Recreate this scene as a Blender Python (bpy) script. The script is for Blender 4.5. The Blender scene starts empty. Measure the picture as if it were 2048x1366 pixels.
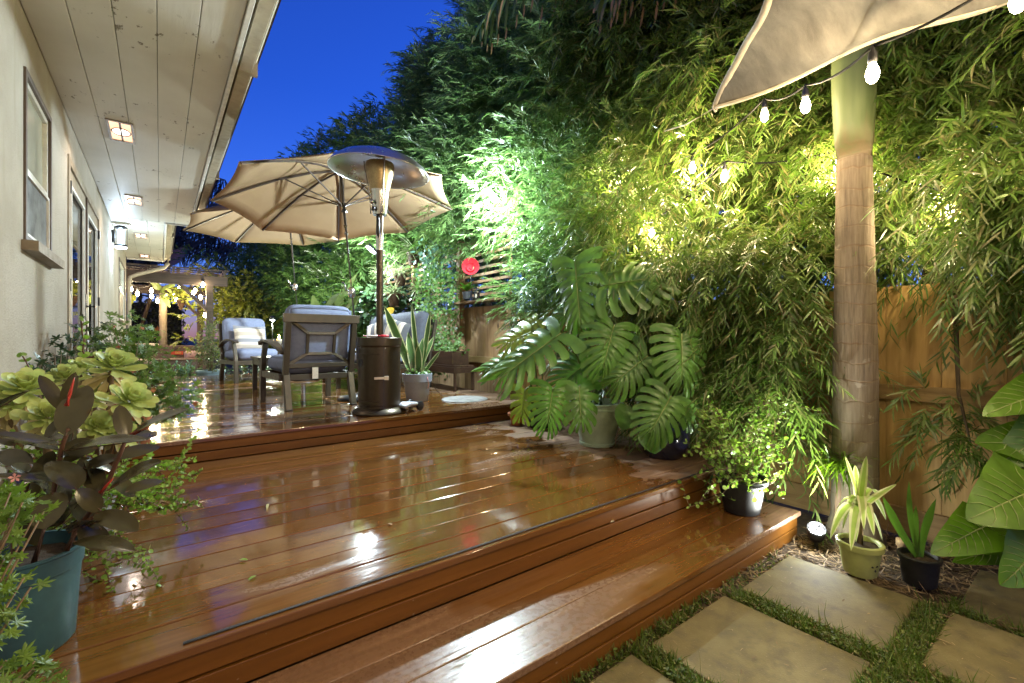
import bpy, bmesh, math, random
import numpy as np
from mathutils import Vector, Matrix

random.seed(7)
RNG = np.random.default_rng(11)
PI = math.pi
R = math.radians
scene = bpy.context.scene
COL = scene.collection

# ------------------------------------------------------------------ camera
FPX, CX, HY, CH = 917.0, 1024.0, 675.0, 1.14        # focal in photo pixels, centre x, horizon y, lens height
YAW = math.atan2(.609, .793)
FW = Vector((math.sin(YAW), math.cos(YAW), 0)); RT = Vector((math.cos(YAW), -math.sin(YAW), 0))
def P(x, y, d):
    """a pixel of the photograph and a distance measured off the plan -> a point of the place"""
    return FW * d + RT * (d * (x - CX) / FPX) + Vector((0, 0, CH + d * (HY - y) / FPX))
cam = bpy.data.cameras.new('camera'); camo = bpy.data.objects.new('camera', cam); COL.objects.link(camo)
camo.location = (0, 0, CH); camo.rotation_euler = (PI / 2, 0, -YAW)
cam.sensor_width = 36; cam.lens = FPX / 2048 * 36; cam.shift_y = (HY - 683) / 2048
cam.clip_start = .02; cam.clip_end = 900
scene.camera = camo

# ------------------------------------------------------------------ dusk sky
SUN_EL, SUN_ROT = R(5.0), R(250)
w = bpy.data.worlds.new('World'); scene.world = w; w.use_nodes = True
nt = w.node_tree; bg = nt.nodes['Background']
sky = nt.nodes.new('ShaderNodeTexSky'); sky.sky_type = 'NISHITA'; sky.sun_disc = False
sky.sun_elevation = SUN_EL; sky.sun_rotation = SUN_ROT; sky.ozone_density = 6; sky.dust_density = .4; sky.air_density = 1.0
mx = nt.nodes.new('ShaderNodeMix'); mx.data_type = 'RGBA'; mx.blend_type = 'MULTIPLY'; mx.inputs[0].default_value = 1
mx.inputs[7].default_value = (.69, .535, 1.14, 1)
nt.links.new(sky.outputs[0], mx.inputs[6])
tc = nt.nodes.new('ShaderNodeTexCoord'); sx = nt.nodes.new('ShaderNodeSeparateXYZ'); nt.links.new(tc.outputs['Generated'], sx.inputs[0])      # paler, more lavender towards the horizon
mr = nt.nodes.new('ShaderNodeMapRange'); mr.inputs[1].default_value = .02; mr.inputs[2].default_value = .45; nt.links.new(sx.outputs[2], mr.inputs[0])
m2 = nt.nodes.new('ShaderNodeMix'); m2.data_type = 'RGBA'; m2.inputs[6].default_value = (2.3, 1.35, 1.05, 1); m2.inputs[7].default_value = (1, 1, 1, 1); nt.links.new(mr.outputs[0], m2.inputs[0])
m3 = nt.nodes.new('ShaderNodeMix'); m3.data_type = 'RGBA'; m3.blend_type = 'MULTIPLY'; m3.inputs[0].default_value = 1
nt.links.new(mx.outputs[2], m3.inputs[6]); nt.links.new(m2.outputs[2], m3.inputs[7]); nt.links.new(m3.outputs[2], bg.inputs[0])
bg.inputs[1].default_value = .15
scene.view_settings.view_transform = 'Standard'; scene.view_settings.look = 'None'
scene.view_settings.exposure = 1.42; scene.view_settings.gamma = 1
scene.cycles.use_denoising = True
scene.cycles.max_bounces = 7; scene.cycles.diffuse_bounces = 3; scene.cycles.glossy_bounces = 3
scene.cycles.transmission_bounces = 4; scene.cycles.transparent_max_bounces = 8
scene.cycles.sample_clamp_indirect = 4; scene.cycles.caustics_reflective = False; scene.cycles.caustics_refractive = False

# ------------------------------------------------------------------ materials
def mat(name):
    m = bpy.data.materials.new(name); m.use_nodes = True
    return m, m.node_tree, m.node_tree.nodes['Principled BSDF']
def N(t, kind, **kw):
    n = t.nodes.new('ShaderNode' + kind)
    for k, v in kw.items(): setattr(n, k, v)
    return n
def ramp(t, fac, stops, interp='LINEAR'):
    r = N(t, 'ValToRGB'); e = r.color_ramp; e.interpolation = interp
    while len(e.elements) < len(stops): e.elements.new(.5)
    for el, (p, c) in zip(e.elements, stops):
        el.position = p; el.color = (c, c, c, 1) if isinstance(c, (int, float)) else (*c, 1)
    if fac is not None: t.links.new(fac, r.inputs[0])
    return r
def noise(t, vec, scale, detail=4, rough=.55, dist=0):
    n = N(t, 'TexNoise'); n.inputs['Scale'].default_value = scale; n.inputs['Detail'].default_value = detail
    n.inputs['Roughness'].default_value = rough; n.inputs['Distortion'].default_value = dist
    if vec is not None: t.links.new(vec, n.inputs['Vector'])
    return n
def mapping(t, vec, scale=(1, 1, 1), loc=(0, 0, 0), rot=(0, 0, 0)):
    m = N(t, 'Mapping'); m.inputs['Scale'].default_value = scale; m.inputs['Location'].default_value = loc; m.inputs['Rotation'].default_value = rot
    t.links.new(vec, m.inputs[0]); return m.outputs[0]
def pos(t): return N(t, 'NewGeometry').outputs['Position']
def objc(t): return N(t, 'TexCoord').outputs['Object']
def mix(t, fac, a, b, blend='MIX'):
    m = N(t, 'Mix', data_type='RGBA', blend_type=blend)
    for s, v in ((0, fac), (6, a), (7, b)):
        if hasattr(v, 'links'): t.links.new(v, m.inputs[s])
        elif s == 0: m.inputs[0].default_value = v
        else: m.inputs[s].default_value = (*v, 1)
    return m.outputs[2]
def math_(t, op, a, b=None, c=None):
    m = N(t, 'Math', operation=op)
    for i, v in enumerate((a, b, c)):
        if v is None: continue
        if hasattr(v, 'links'): t.links.new(v, m.inputs[i])
        else: m.inputs[i].default_value = v
    return m.outputs[0]
def bump(t, b, h, strength=.3, dist=.01):
    n = N(t, 'Bump'); n.inputs['Strength'].default_value = strength; n.inputs['Distance'].default_value = dist
    t.links.new(h, n.inputs['Height']); t.links.new(n.outputs[0], b.inputs['Normal'])
    return n
def plain(name, c, rough=.5, metal=0, var=.12, scale=14, bumps=0, spec=.5, coat=0):
    """a colour with a little mottling and grime of its own"""
    m, t, b = mat(name)
    n = noise(t, objc(t), scale, 6, .65)
    r = ramp(t, n.outputs[0], [(.3, tuple(x * (1 - var * 1.6) for x in c)), (.5, c), (.72, tuple(min(1, x * (1 + var)) for x in c))])
    t.links.new(r.outputs[0], b.inputs['Base Color'])
    rr = ramp(t, n.outputs[0], [(.3, min(1, rough * 1.25)), (.7, rough * .8)]); t.links.new(rr.outputs[0], b.inputs['Roughness'])
    b.inputs['Metallic'].default_value = metal; b.inputs['Specular IOR Level'].default_value = spec
    if coat: b.inputs['Coat Weight'].default_value = coat; b.inputs['Coat Roughness'].default_value = .06
    if bumps: bump(t, b, noise(t, objc(t), scale * 12, 3).outputs[0], bumps, .003)
    return m
def leafmat(name, cols, rough=.38, trans=.28, back=None, spec=.5, vein=0):
    m, t, b = mat(name)
    g = N(t, 'NewGeometry')
    k = len(cols)
    r = ramp(t, g.outputs['Random Per Island'], [(i / max(1, k - 1), c) for i, c in enumerate(cols)])
    n = noise(t, objc(t), 9, 3)
    col = mix(t, 1, r.outputs[0], ramp(t, n.outputs[0], [(.3, .72), (.7, 1.22)]).outputs[0], 'MULTIPLY')
    if back: col = mix(t, g.outputs['Backfacing'], col, back)
    t.links.new(col, b.inputs['Base Color']); b.inputs['Roughness'].default_value = rough; b.inputs['Specular IOR Level'].default_value = spec
    tr = N(t, 'BsdfTranslucent'); hs = N(t, 'HueSaturation'); hs.inputs['Value'].default_value = 1.5; hs.inputs['Saturation'].default_value = 1.1
    t.links.new(col, hs.inputs['Color']); t.links.new(hs.outputs[0], tr.inputs[0])
    ms = N(t, 'MixShader'); ms.inputs[0].default_value = trans
    t.links.new(b.outputs[0], ms.inputs[1]); t.links.new(tr.outputs[0], ms.inputs[2])
    t.links.new(ms.outputs[0], t.nodes['Material Output'].inputs[0])
    return m
def glow(name, c, s):
    m, t, b = mat(name)
    b.inputs['Base Color'].default_value = (.8, .8, .8, 1)
    b.inputs['Emission Color'].default_value = (*c, 1); b.inputs['Emission Strength'].default_value = s
    return m
def clear_glow(name, c, s):
    """lit clear glass: lets the filament's light out and glows itself"""
    m, t, b = mat(name); t.nodes.remove(b)
    a = N(t, 'AddShader'); tr = N(t, 'BsdfTransparent'); e = N(t, 'Emission')
    e.inputs[0].default_value = (*c, 1); e.inputs[1].default_value = s
    t.links.new(tr.outputs[0], a.inputs[0]); t.links.new(e.outputs[0], a.inputs[1])
    t.links.new(a.outputs[0], t.nodes['Material Output'].inputs[0])
    m.cycles.emission_sampling = 'NONE'
    return m
def wood(name, c1, c2, axis='Z', knots=True, rough=.65, spec=.25):
    """sawn boards: each board its own tone, grain along the axis, dark knots"""
    m, t, b = mat(name)
    g = N(t, 'NewGeometry'); p = g.outputs['Position']
    sc = {'Z': (14, 14, 1.1), 'X': (1.1, 14, 14), 'Y': (14, 1.1, 14)}[axis]
    off = N(t, 'VectorMath', operation='ADD'); t.links.new(p, off.inputs[0])
    cx = N(t, 'CombineXYZ'); rp = math_(t, 'MULTIPLY', g.outputs['Random Per Island'], 37.0)
    for i in range(3): t.links.new(rp, cx.inputs[i])
    t.links.new(cx.outputs[0], off.inputs[1])
    n = noise(t, mapping(t, off.outputs[0], sc), 1.6, 7, .62, .5)
    col = ramp(t, n.outputs[0], [(.28, c1), (.66, c2)]).outputs[0]
    col = mix(t, 1, col, ramp(t, g.outputs['Random Per Island'], [(0, .7), (1, 1.2)]).outputs[0], 'MULTIPLY')
    if knots:
        v = N(t, 'TexVoronoi'); v.inputs['Scale'].default_value = 1.0
        t.links.new(mapping(t, off.outputs[0], {'Z': (5, 5, 2.6), 'X': (2.6, 5, 5), 'Y': (5, 2.6, 5)}[axis]), v.inputs['Vector'])
        k = ramp(t, v.outputs['Distance'], [(.055, .9), (.13, 0)]).outputs[0]
        col = mix(t, k, col, tuple(x * .16 for x in c1))
    st = noise(t, p, 1.7, 4); col = mix(t, 1, col, ramp(t, st.outputs[0], [(.35, .78), (.65, 1.1)]).outputs[0], 'MULTIPLY')
    t.links.new(col, b.inputs['Base Color']); b.inputs['Roughness'].default_value = rough; b.inputs['Specular IOR Level'].default_value = spec
    bump(t, b, n.outputs[0], .35, .004)
    return m

M = {}
def make_materials():
    # stucco
    m, t, b = mat('stucco'); p = pos(t)
    n1 = noise(t, p, 2.2, 5, .6); n2 = noise(t, p, 95, 5, .7); n3 = noise(t, mapping(t, p, (3, 5, .55)), 1.6, 4)
    col = ramp(t, n1.outputs[0], [(.3, (.36, .32, .25)), (.6, (.44, .40, .33))]).outputs[0]
    col = mix(t, ramp(t, n3.outputs[0], [(.6, 0), (.75, .45)]).outputs[0], col, (.33, .29, .21))
    t.links.new(col, b.inputs['Base Color']); b.inputs['Roughness'].default_value = .9; b.inputs['Specular IOR Level'].default_value = .2
    n5 = noise(t, p, 38, 4, .6); bump(t, b, math_(t, 'ADD', n2.outputs[0], n5.outputs[0]), .75, .014); M['stucco'] = m
    # painted eave boards, peeling here and there
    m, t, b = mat('eave_paint'); p = pos(t)
    n1 = noise(t, p, 1.6, 5); n2 = noise(t, mapping(t, p, (1, .55, 1)), 13, 6, .7); n4 = noise(t, p, 1.35, 2)
    col = ramp(t, n1.outputs[0], [(.3, (.50, .475, .40)), (.65, (.60, .58, .51))]).outputs[0]
    spot = math_(t, 'MULTIPLY', ramp(t, n2.outputs[0], [(.60, 0), (.615, 1)]).outputs[0], ramp(t, n4.outputs[0], [(.50, 0), (.56, 1)]).outputs[0])
    col = mix(t, spot, col, (.16, .13, .08))
    t.links.new(col, b.inputs['Base Color']); b.inputs['Roughness'].default_value = .55
    hgt = mix(t, spot, noise(t, mapping(t, p, (12, 1.2, 12)), 3, 4).outputs[0], (0, 0, 0)); bump(t, b, hgt, .25, .006); M['eave'] = m
    # wet deck
    def deck(name, dry_side, wet_cut):
        m, t, b = mat(name); g = N(t, 'NewGeometry'); p = g.outputs['Position']
        sep = N(t, 'SeparateXYZ'); t.links.new(p, sep.inputs[0])
        wn = noise(t, mapping(t, p, (.55, 1.5, 1)), 1.5, 5, .55, .7)
        dn = noise(t, mapping(t, p, (1, 1.3, 1)), 3.0, 5, .6)
        # a dry side by the pots, ragged edge
        dx = math_(t, 'ADD', sep.outputs[0], math_(t, 'MULTIPLY', math_(t, 'SUBTRACT', dn.outputs[0], .5), 1.5))
        mr = N(t, 'MapRange'); mr.inputs[1].default_value = dry_side; mr.inputs[2].default_value = dry_side + .12
        t.links.new(dx, mr.inputs[0]); dry = mr.outputs[0]
        wet = math_(t, 'MULTIPLY', ramp(t, wn.outputs[0], [(wet_cut, .25), (wet_cut + .06, 1)]).outputs[0], math_(t, 'SUBTRACT', 1.0, dry))
        gr = noise(t, mapping(t, p, (1.0, 26, 26)), 2.2, 5, .6)
        c_dry = ramp(t, gr.outputs[0], [(.3, (.17, .095, .055)), (.7, (.27, .165, .10))]).outputs[0]
        c_wet = ramp(t, gr.outputs[0], [(.3, (.125, .050, .011)), (.7, (.178, .074, .018))]).outputs[0]
        col = mix(t, wet, c_dry, c_wet)
        damp = math_(t, 'MULTIPLY', math_(t, 'SUBTRACT', 1.0, dry), 1.0); col = mix(t, damp, c_dry, col)
        col = mix(t, 1, col, ramp(t, g.outputs['Random Per Island'], [(0, .82), (1, 1.15)]).outputs[0], 'MULTIPLY')
        t.links.new(col, b.inputs['Base Color'])
        fn = noise(t, p, 55, 3)
        rg = mix(t, wet, ramp(t, fn.outputs[0], [(.3, .26), (.7, .42)]).outputs[0], (.11, .11, .11)); rg = mix(t, dry, rg, (.6, .6, .6))
        t.links.new(rg, b.inputs['Roughness']); b.inputs['Specular IOR Level'].default_value = .42
        ct = math_(t, 'MULTIPLY', wet, .9); t.links.new(ct, b.inputs['Coat Weight']); b.inputs['Coat Roughness'].default_value = .07; b.inputs['Coat IOR'].default_value = 1.33
        rip = noise(t, mapping(t, p, (2.5, 7, 1)), 2.4, 2)
        hh = math_(t, 'ADD', math_(t, 'MULTIPLY', gr.outputs[0], math_(t, 'SUBTRACT', 1.0, math_(t, 'MULTIPLY', wet, .88))), math_(t, 'MULTIPLY', rip.outputs[0], .9))
        bump(t, b, hh, .22, .006)
        return m
    M['deck_upper'] = deck('wet_deck_upper', 2.75, .40)
    M['deck_lower'] = deck('wet_deck_lower', 2.35, .33)
    M['deck_step'] = deck('wet_deck_step', 2.65, .50)
    m, t, b = mat('deck_fascia'); g = N(t, 'NewGeometry'); gr = noise(t, mapping(t, g.outputs['Position'], (1, 20, 16)), 2.0, 5)
    st = noise(t, g.outputs['Position'], 55, 2)
    col = ramp(t, gr.outputs[0], [(.3, (.13, .050, .006)), (.7, (.18, .070, .011))]).outputs[0]
    col = mix(t, ramp(t, st.outputs[0], [(.74, 0), (.77, .6)]).outputs[0], col, (.35, .27, .18))
    col = mix(t, 1, col, ramp(t, g.outputs['Random Per Island'], [(0, .85), (1, 1.1)]).outputs[0], 'MULTIPLY')
    t.links.new(col, b.inputs['Base Color']); b.inputs['Roughness'].default_value = .42; b.inputs['Specular IOR Level'].default_value = .35; bump(t, b, gr.outputs[0], .15, .004); M['fascia'] = m
    M['grip'] = plain('grit_tape', (.03, .03, .032), .6, 0, .9, 260, .9, .4)
    M['fence'] = wood('fence_cedar', (.30, .18, .06), (.52, .34, .13))
    M['fence_h'] = wood('fence_cedar_rail', (.28, .175, .07), (.48, .32, .135), 'Y', False)
    M['fence_w'] = wood('fence_weathered', (.22, .13, .06), (.40, .25, .13))
    M['pergola'] = wood('pergola_wood', (.065, .045, .035), (.14, .10, .075), 'X', False)
    M['bench'] = wood('bench_dark', (.05, .025, .015), (.10, .055, .03), 'Y', False)
    # ground
    m, t, b = mat('soil'); n = noise(t, pos(t), 22, 6, .7)
    t.links.new(ramp(t, n.outputs[0], [(.3, (.025, .017, .010)), (.7, (.085, .058, .034))]).outputs[0], b.inputs['Base Color']); b.inputs['Roughness'].default_value = .9
    bump(t, b, n.outputs[0], .8, .02); M['soil'] = m
    m, t, b = mat('paver'); p = pos(t); n = noise(t, p, 5, 6, .62); n2 = noise(t, p, 140, 3); n3 = noise(t, mapping(t, p, (1, 1, 1), (3, 7, 0)), 13, 5, .6)
    col = ramp(t, n.outputs[0], [(.3, (.09, .075, .028)), (.5, (.13, .108, .044)), (.7, (.17, .145, .066))]).outputs[0]
    col = mix(t, ramp(t, n3.outputs[0], [(.48, 0), (.68, .75)]).outputs[0], col, (.07, .06, .035))
    col = mix(t, ramp(t, n2.outputs[0], [(.66, 0), (.72, .5)]).outputs[0], col, (.32, .28, .2))
    t.links.new(col, b.inputs['Base Color']); b.inputs['Roughness'].default_value = .72; bump(t, b, n2.outputs[0], .25, .004); M['paver'] = m
    # trunk of ringed palm
    m, t, b = mat('palm_bark'); p = objc(t)
    n = noise(t, mapping(t, p, (40, 40, 1.8)), 1.8, 6, .7); n2 = noise(t, p, 13, 5)
    sep = N(t, 'SeparateXYZ'); t.links.new(p, sep.inputs[0])
    wob = math_(t, 'ADD', sep.outputs[2], math_(t, 'MULTIPLY', noise(t, mapping(t, p, (1, 1, .6)), 5, 3).outputs[0], .11))
    fr = math_(t, 'FRACT', math_(t, 'MULTIPLY', wob, 9.3))
    ring = ramp(t, fr, [(0, 1), (.07, .0), (.95, 0), (1, 1)]).outputs[0]
    col = ramp(t, n.outputs[0], [(.25, (.08, .056, .033)), (.5, (.17, .13, .085)), (.72, (.26, .205, .14))]).outputs[0]
    col = mix(t, math_(t, 'MULTIPLY', ring, ramp(t, n2.outputs[0], [(.35, .3), (.65, .9)]).outputs[0]), col, (.16, .095, .045))
    low = N(t, 'MapRange'); low.inputs[1].default_value = .95; low.inputs[2].default_value = .45; t.links.new(sep.outputs[2], low.inputs[0])
    col = mix(t, math_(t, 'MULTIPLY', low.outputs[0], .6), col, (.12, .105, .06))
    col = mix(t, ramp(t, n2.outputs[0], [(.66, 0), (.72, .45)]).outputs[0], col, (.42, .38, .3))
    t.links.new(col, b.inputs['Base Color']); b.inputs['Roughness'].default_value = .85
    bump(t, b, math_(t, 'SUBTRACT', n.outputs[0], math_(t, 'MULTIPLY', ring, .4)), .5, .010); M['palm_bark'] = m
    m, t, b = mat('crownshaft'); p = objc(t); n = noise(t, mapping(t, p, (18, 18, .8)), 1.5, 5)
    c1 = ramp(t, n.outputs[0], [(.3, (.055, .080, .022)), (.7, (.09, .115, .038))]).outputs[0]; sp = N(t, 'SeparateXYZ'); t.links.new(p, sp.inputs[0])
    lo_ = N(t, 'MapRange'); lo_.inputs[1].default_value = 2.36; lo_.inputs[2].default_value = 2.14; t.links.new(math_(t, 'ADD', sp.outputs[2], math_(t, 'MULTIPLY', math_(t, 'SUBTRACT', n.outputs[0], .5), .35)), lo_.inputs[0])
    t.links.new(mix(t, math_(t, 'MULTIPLY', lo_.outputs[0], .85), c1, (.17, .115, .06)), b.inputs['Base Color']); b.inputs['Roughness'].default_value = .6; bump(t, b, n.outputs[0], .3, .006); M['crownshaft'] = m
    M['bark'] = wood('tree_bark', (.05, .035, .022), (.16, .115, .07), 'Z', False, .9)
    # foliage
    M['podo_near'] = leafmat('podocarpus_near', [(.055, .105, .018), (.08, .15, .026), (.115, .19, .04), (.14, .19, .05), (.19, .17, .075)], .36, .36)
    M['podo_mid'] = leafmat('podocarpus_mid', [(.075, .15, .042), (.12, .215, .062), (.165, .27, .08), (.20, .26, .095)], .4, .33)
    M['podo_far'] = leafmat('podocarpus_far', [(.06, .13, .028), (.10, .19, .04), (.15, .24, .06)], .42, .34)
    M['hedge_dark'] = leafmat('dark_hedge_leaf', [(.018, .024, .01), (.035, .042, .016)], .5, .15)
    M['yellow_leaf'] = leafmat('yellow_shrub_leaf', [(.10, .14, .02), (.2, .2, .035)], .45, .3)
    M['bush_leaf'] = leafmat('pot_bush_leaf', [(.05, .085, .02), (.11, .15, .04), (.16, .15, .06)], .4, .25)
    M['silver_leaf'] = leafmat('silver_leaf', [(.12, .22, .15), (.2, .33, .24)], .5, .25)
    M['ivy'] = leafmat('trailing_leaf', [(.07, .16, .03), (.13, .24, .055), (.20, .31, .11)], .42, .3)
    M['spider'] = leafmat('spider_leaf', [(.16, .21, .08), (.26, .30, .15), (.32, .3, .17)], .4, .3)
    M['geranium'] = leafmat('lobed_leaf', [(.055, .12, .018), (.10, .18, .03), (.14, .22, .045)], .45, .3)
    M['geranium_near'] = leafmat('lobed_leaf_bright', [(.085, .17, .018), (.14, .23, .03)], .45, .35)
    M['ivy_dark'] = leafmat('dark_lobed_leaf', [(.02, .05, .018), (.045, .085, .03)], .35, .2)
    M['jade'] = leafmat('jade_leaf', [(.14, .27, .035), (.22, .37, .06), (.30, .42, .11)], .35, .25)
    M['aeonium'] = leafmat('aeonium_leaf', [(.36, .44, .12), (.46, .53, .20), (.40, .50, .17)], .42, .22)
    M['aeonium_old'] = leafmat('aeonium_old_leaf', [(.42, .36, .14), (.45, .33, .18)], .5, .2)
    M['rubber'] = leafmat('rubber_leaf', [(.032, .044, .016), (.052, .050, .022), (.078, .044, .028)], .2, .06, (.075, .075, .045))
    M['red_sheath'] = plain('red_sheath', (.40, .035, .02), .35)
    M['stem_red'] = plain('red_stem', (.10, .045, .025), .5)
    M['stem_green'] = plain('green_stem', (.12, .17, .04), .5)
    M['stem_brown'] = plain('brown_stem', (.16, .105, .055), .7)
    M['monstera'] = leafmat('monstera_leaf', [(.065, .155, .026), (.095, .20, .036)], .32, .2)
    M['monstera_new'] = leafmat('monstera_young', [(.16, .24, .03), (.2, .26, .04)], .3, .25)
    M['elephant'] = leafmat('elephant_ear_leaf', [(.075, .165, .015), (.12, .22, .025)], .38, .35)
    M['vein'] = plain('leaf_vein', (.24, .30, .09), .45)
    M['straps'] = leafmat('strap_leaf', [(.055, .13, .02), (.09, .18, .03)], .35, .25)
    M['snake'] = leafmat('snake_leaf', [(.045, .11, .03), (.08, .16, .045)], .35, .12)
    M['cream'] = leafmat('cream_stripe', [(.45, .47, .22), (.52, .52, .30)], .4, .25)
    M['drac'] = leafmat('striped_leaf', [(.22, .32, .06), (.3, .38, .09)], .35, .3)
    M['grass'] = leafmat('ground_grass', [(.05, .10, .013), (.085, .155, .02), (.13, .18, .035), (.16, .155, .05)], .5, .3)
    M['mulch'] = leafmat('dry_litter', [(.12, .075, .035), (.22, .145, .07), (.33, .24, .13), (.07, .042, .02)], .6, .1)
    M['frond'] = leafmat('palm_frond', [(.05, .085, .02), (.09, .12, .03)], .42, .25)
    M['frond_dry'] = leafmat('dry_frond', [(.25, .15, .06), (.34, .2, .09), (.16, .14, .05)], .6, .2)
    M['far_palm'] = leafmat('far_palm_leaf', [(.02, .028, .02), (.03, .04, .022)], .5, .1)
    M['banana'] = leafmat('banana_leaf', [(.10, .14, .04), (.14, .18, .05)], .4, .3)
    # furniture and metals
    M['bronze'] = plain('bronze_frame', (.072, .057, .038), .38, .35, .1, 20)
    M['cushion'] = plain('slate_cushion', (.22, .255, .37), .9, 0, .08, 30, .5, .1)
    M['cushion_dark'] = plain('charcoal_cushion', (.09, .095, .115), .9, 0, .1, 30, .5, .1)
    M['under'] = plain('cushion_underside', (.13, .12, .13), .92, 0, .1, 30, .4, .1)
    M['heater'] = plain('heater_bronze', (.075, .058, .04), .34, .75, .12, 9)
    M['steel'] = plain('brushed_steel', (.55, .54, .53), .22, 1, .06, 30)
    M['reflector'] = plain('aluminium_dish', (.56, .54, .52), .3, .85, .07, 6)
    M['burner'] = plain('burner_mesh', (.38, .28, .15), .35, .8, .15, 60)
    M['black'] = plain('black_plastic', (.02, .02, .022), .4)
    M['black_metal'] = plain('black_metal', (.03, .03, .032), .4, .6)
    m, t, b = mat('umbrella_canvas'); n = noise(t, objc(t), 160, 3); n2 = noise(t, objc(t), 3, 4)
    col = ramp(t, n2.outputs[0], [(.3, (.50, .34, .19)), (.7, (.57, .395, .23))]).outputs[0]; t.links.new(col, b.inputs['Base Color']); b.inputs['Roughness'].default_value = .9; b.inputs['Specular IOR Level'].default_value = .1
    bump(t, b, n.outputs[0], .3, .002)
    tr = N(t, 'BsdfTranslucent'); t.links.new(col, tr.inputs[0]); ms = N(t, 'MixShader'); ms.inputs[0].default_value = .22
    t.links.new(b.outputs[0], ms.inputs[1]); t.links.new(tr.outputs[0], ms.inputs[2]); t.links.new(ms.outputs[0], t.nodes['Material Output'].inputs[0]); M['canvas'] = m
    m, t, b = mat('sail_cloth'); n = noise(t, pos(t), 330, 2); n2 = noise(t, mapping(t, pos(t), (2, 7, 2), rot=(0, 0, .6)), 2.2, 6, .6)
    col = ramp(t, n2.outputs[0], [(.3, (.14, .125, .105)), (.65, (.25, .23, .195))]).outputs[0]; t.links.new(col, b.inputs['Base Color']); b.inputs['Roughness'].default_value = .8
    hh = math_(t, 'ADD', math_(t, 'MULTIPLY', n.outputs[0], .15), n2.outputs[0]); bump(t, b, hh, .5, .02)
    tr = N(t, 'BsdfTranslucent'); t.links.new(col, tr.inputs[0]); ms = N(t, 'MixShader'); ms.inputs[0].default_value = .25
    t.links.new(b.outputs[0], ms.inputs[1]); t.links.new(tr.outputs[0], ms.inputs[2]); t.links.new(ms.outputs[0], t.nodes['Material Output'].inputs[0]); M['sail'] = m
    M['sail_hem'] = plain('sail_hem', (.5, .43, .32), .8)
    M['trim_brown'] = plain('window_bronze', (.085, .06, .045), .45)
    M['trim_tan'] = plain('door_paint', (.27, .225, .16), .5)
    M['sill'] = plain('sill_paint', (.20, .155, .10), .6, bumps=.2)
    M['gutter'] = plain('gutter_paint', (.36, .31, .22), .45)
    M['dark_gap'] = plain('dark_gap', (.03, .025, .02), .8)
    M['white_trim'] = plain('white_trim', (.7, .69, .64), .5)
    M['blind'] = plain('pale_blind', (.62, .66, .62), .8)
    M['screen'] = plain('insect_screen', (.11, .115, .11), .6, 0, .35, 5)
    M['roof'] = plain('roof_shingle', (.10, .085, .07), .9, bumps=.6)
    m, t, b = mat('window_glass'); t.nodes.remove(b); a = N(t, 'MixShader'); tr = N(t, 'BsdfTransparent'); gl = N(t, 'BsdfGlossy'); gl.inputs['Roughness'].default_value = .02
    fz = N(t, 'Fresnel'); fz.inputs[0].default_value = 1.33; t.links.new(fz.outputs[0], a.inputs[0]); t.links.new(tr.outputs[0], a.inputs[1]); t.links.new(gl.outputs[0], a.inputs[2]); t.links.new(a.outputs[0], t.nodes['Material Output'].inputs[0]); M['glass'] = m
    M['pane_pale'] = plain('pale_pane', (.50, .55, .49), .12, 0, .1, 2)
    M['pot_teal'] = plain('teal_pot', (.035, .10, .125), .42, 0, .15, 8)
    M['pot_celadon'] = plain('celadon_glaze', (.36, .46, .33), .3, 0, .18, 5, 0, .5, .3)
    M['pot_navy'] = plain('navy_glaze', (.012, .013, .035), .12, 0, .2, 6, 0, .5, .8)
    M['pot_grey'] = plain('grey_pot', (.25, .27, .31), .6, 0, .08)
    M['pot_black'] = plain('nursery_pot', (.014, .014, .015), .6)
    M['pot_lime'] = plain('olive_pot', (.33, .36, .12), .45, 0, .1)
    M['terracotta'] = plain('terracotta', (.42, .13, .05), .75)
    M['pot_blue'] = plain('pale_blue_pot', (.24, .36, .40), .5)
    M['pot_white'] = plain('white_pot', (.5, .5, .47), .6)
    M['soilpot'] = plain('potting_soil', (.05, .032, .02), .95, 0, .4, 60, .8)
    M['wicker'] = plain('brown_wicker', (.07, .035, .02), .6, 0, .4, 90, .7)
    M['beige'] = plain('beige_cushion', (.5, .42, .33), .9)
    M['pinkish'] = plain('pink_cushion', (.38, .25, .27), .9)
    M['red_glass'] = plain('red_glass', (.50, .04, .05), .10, 0, .15, 12, 0, .6, .6)
    M['sign_red'] = plain('sign_red', (.6, .07, .02), .5)
    M['sign_text'] = plain('sign_yellow', (.75, .5, .12), .5)
    M['pink'] = plain('red_plastic', (.62, .03, .06), .4); M['clearish'] = plain('white_plastic', (.7, .62, .6), .4)
    M['paper'] = plain('paper_tag', (.62, .52, .4), .8)
    M['rock'] = plain('pale_disc', (.24, .23, .215), .6, 0, .25, 9, .4)
    M['dry_flower'] = plain('pink_flower', (.65, .30, .28), .6)
    M['cork'] = plain('cork', (.42, .29, .15), .8, 0, .2, 40)
    M['petal'] = plain('dead_leaf', (.3, .09, .02), .6)
    # striped fabrics: bands across local z / y
    def stripes(name, axis, stops):
        m, t, b = mat(name); sep = N(t, 'SeparateXYZ'); t.links.new(objc(t), sep.inputs[0])
        mr = N(t, 'MapRange'); mr.inputs[1].default_value = -.24; mr.inputs[2].default_value = .24
        t.links.new(sep.outputs[axis], mr.inputs[0]); r = ramp(t, mr.outputs[0], stops, 'CONSTANT')
        t.links.new(r.outputs[0], b.inputs['Base Color']); b.inputs['Roughness'].default_value = .9
        bump(t, b, noise(t, objc(t), 260, 2).outputs[0], .4, .002); return m
    g_, c_, t_, d_ = (.28, .28, .3), (.66, .60, .50), (.48, .41, .33), (.12, .12, .13)
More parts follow.
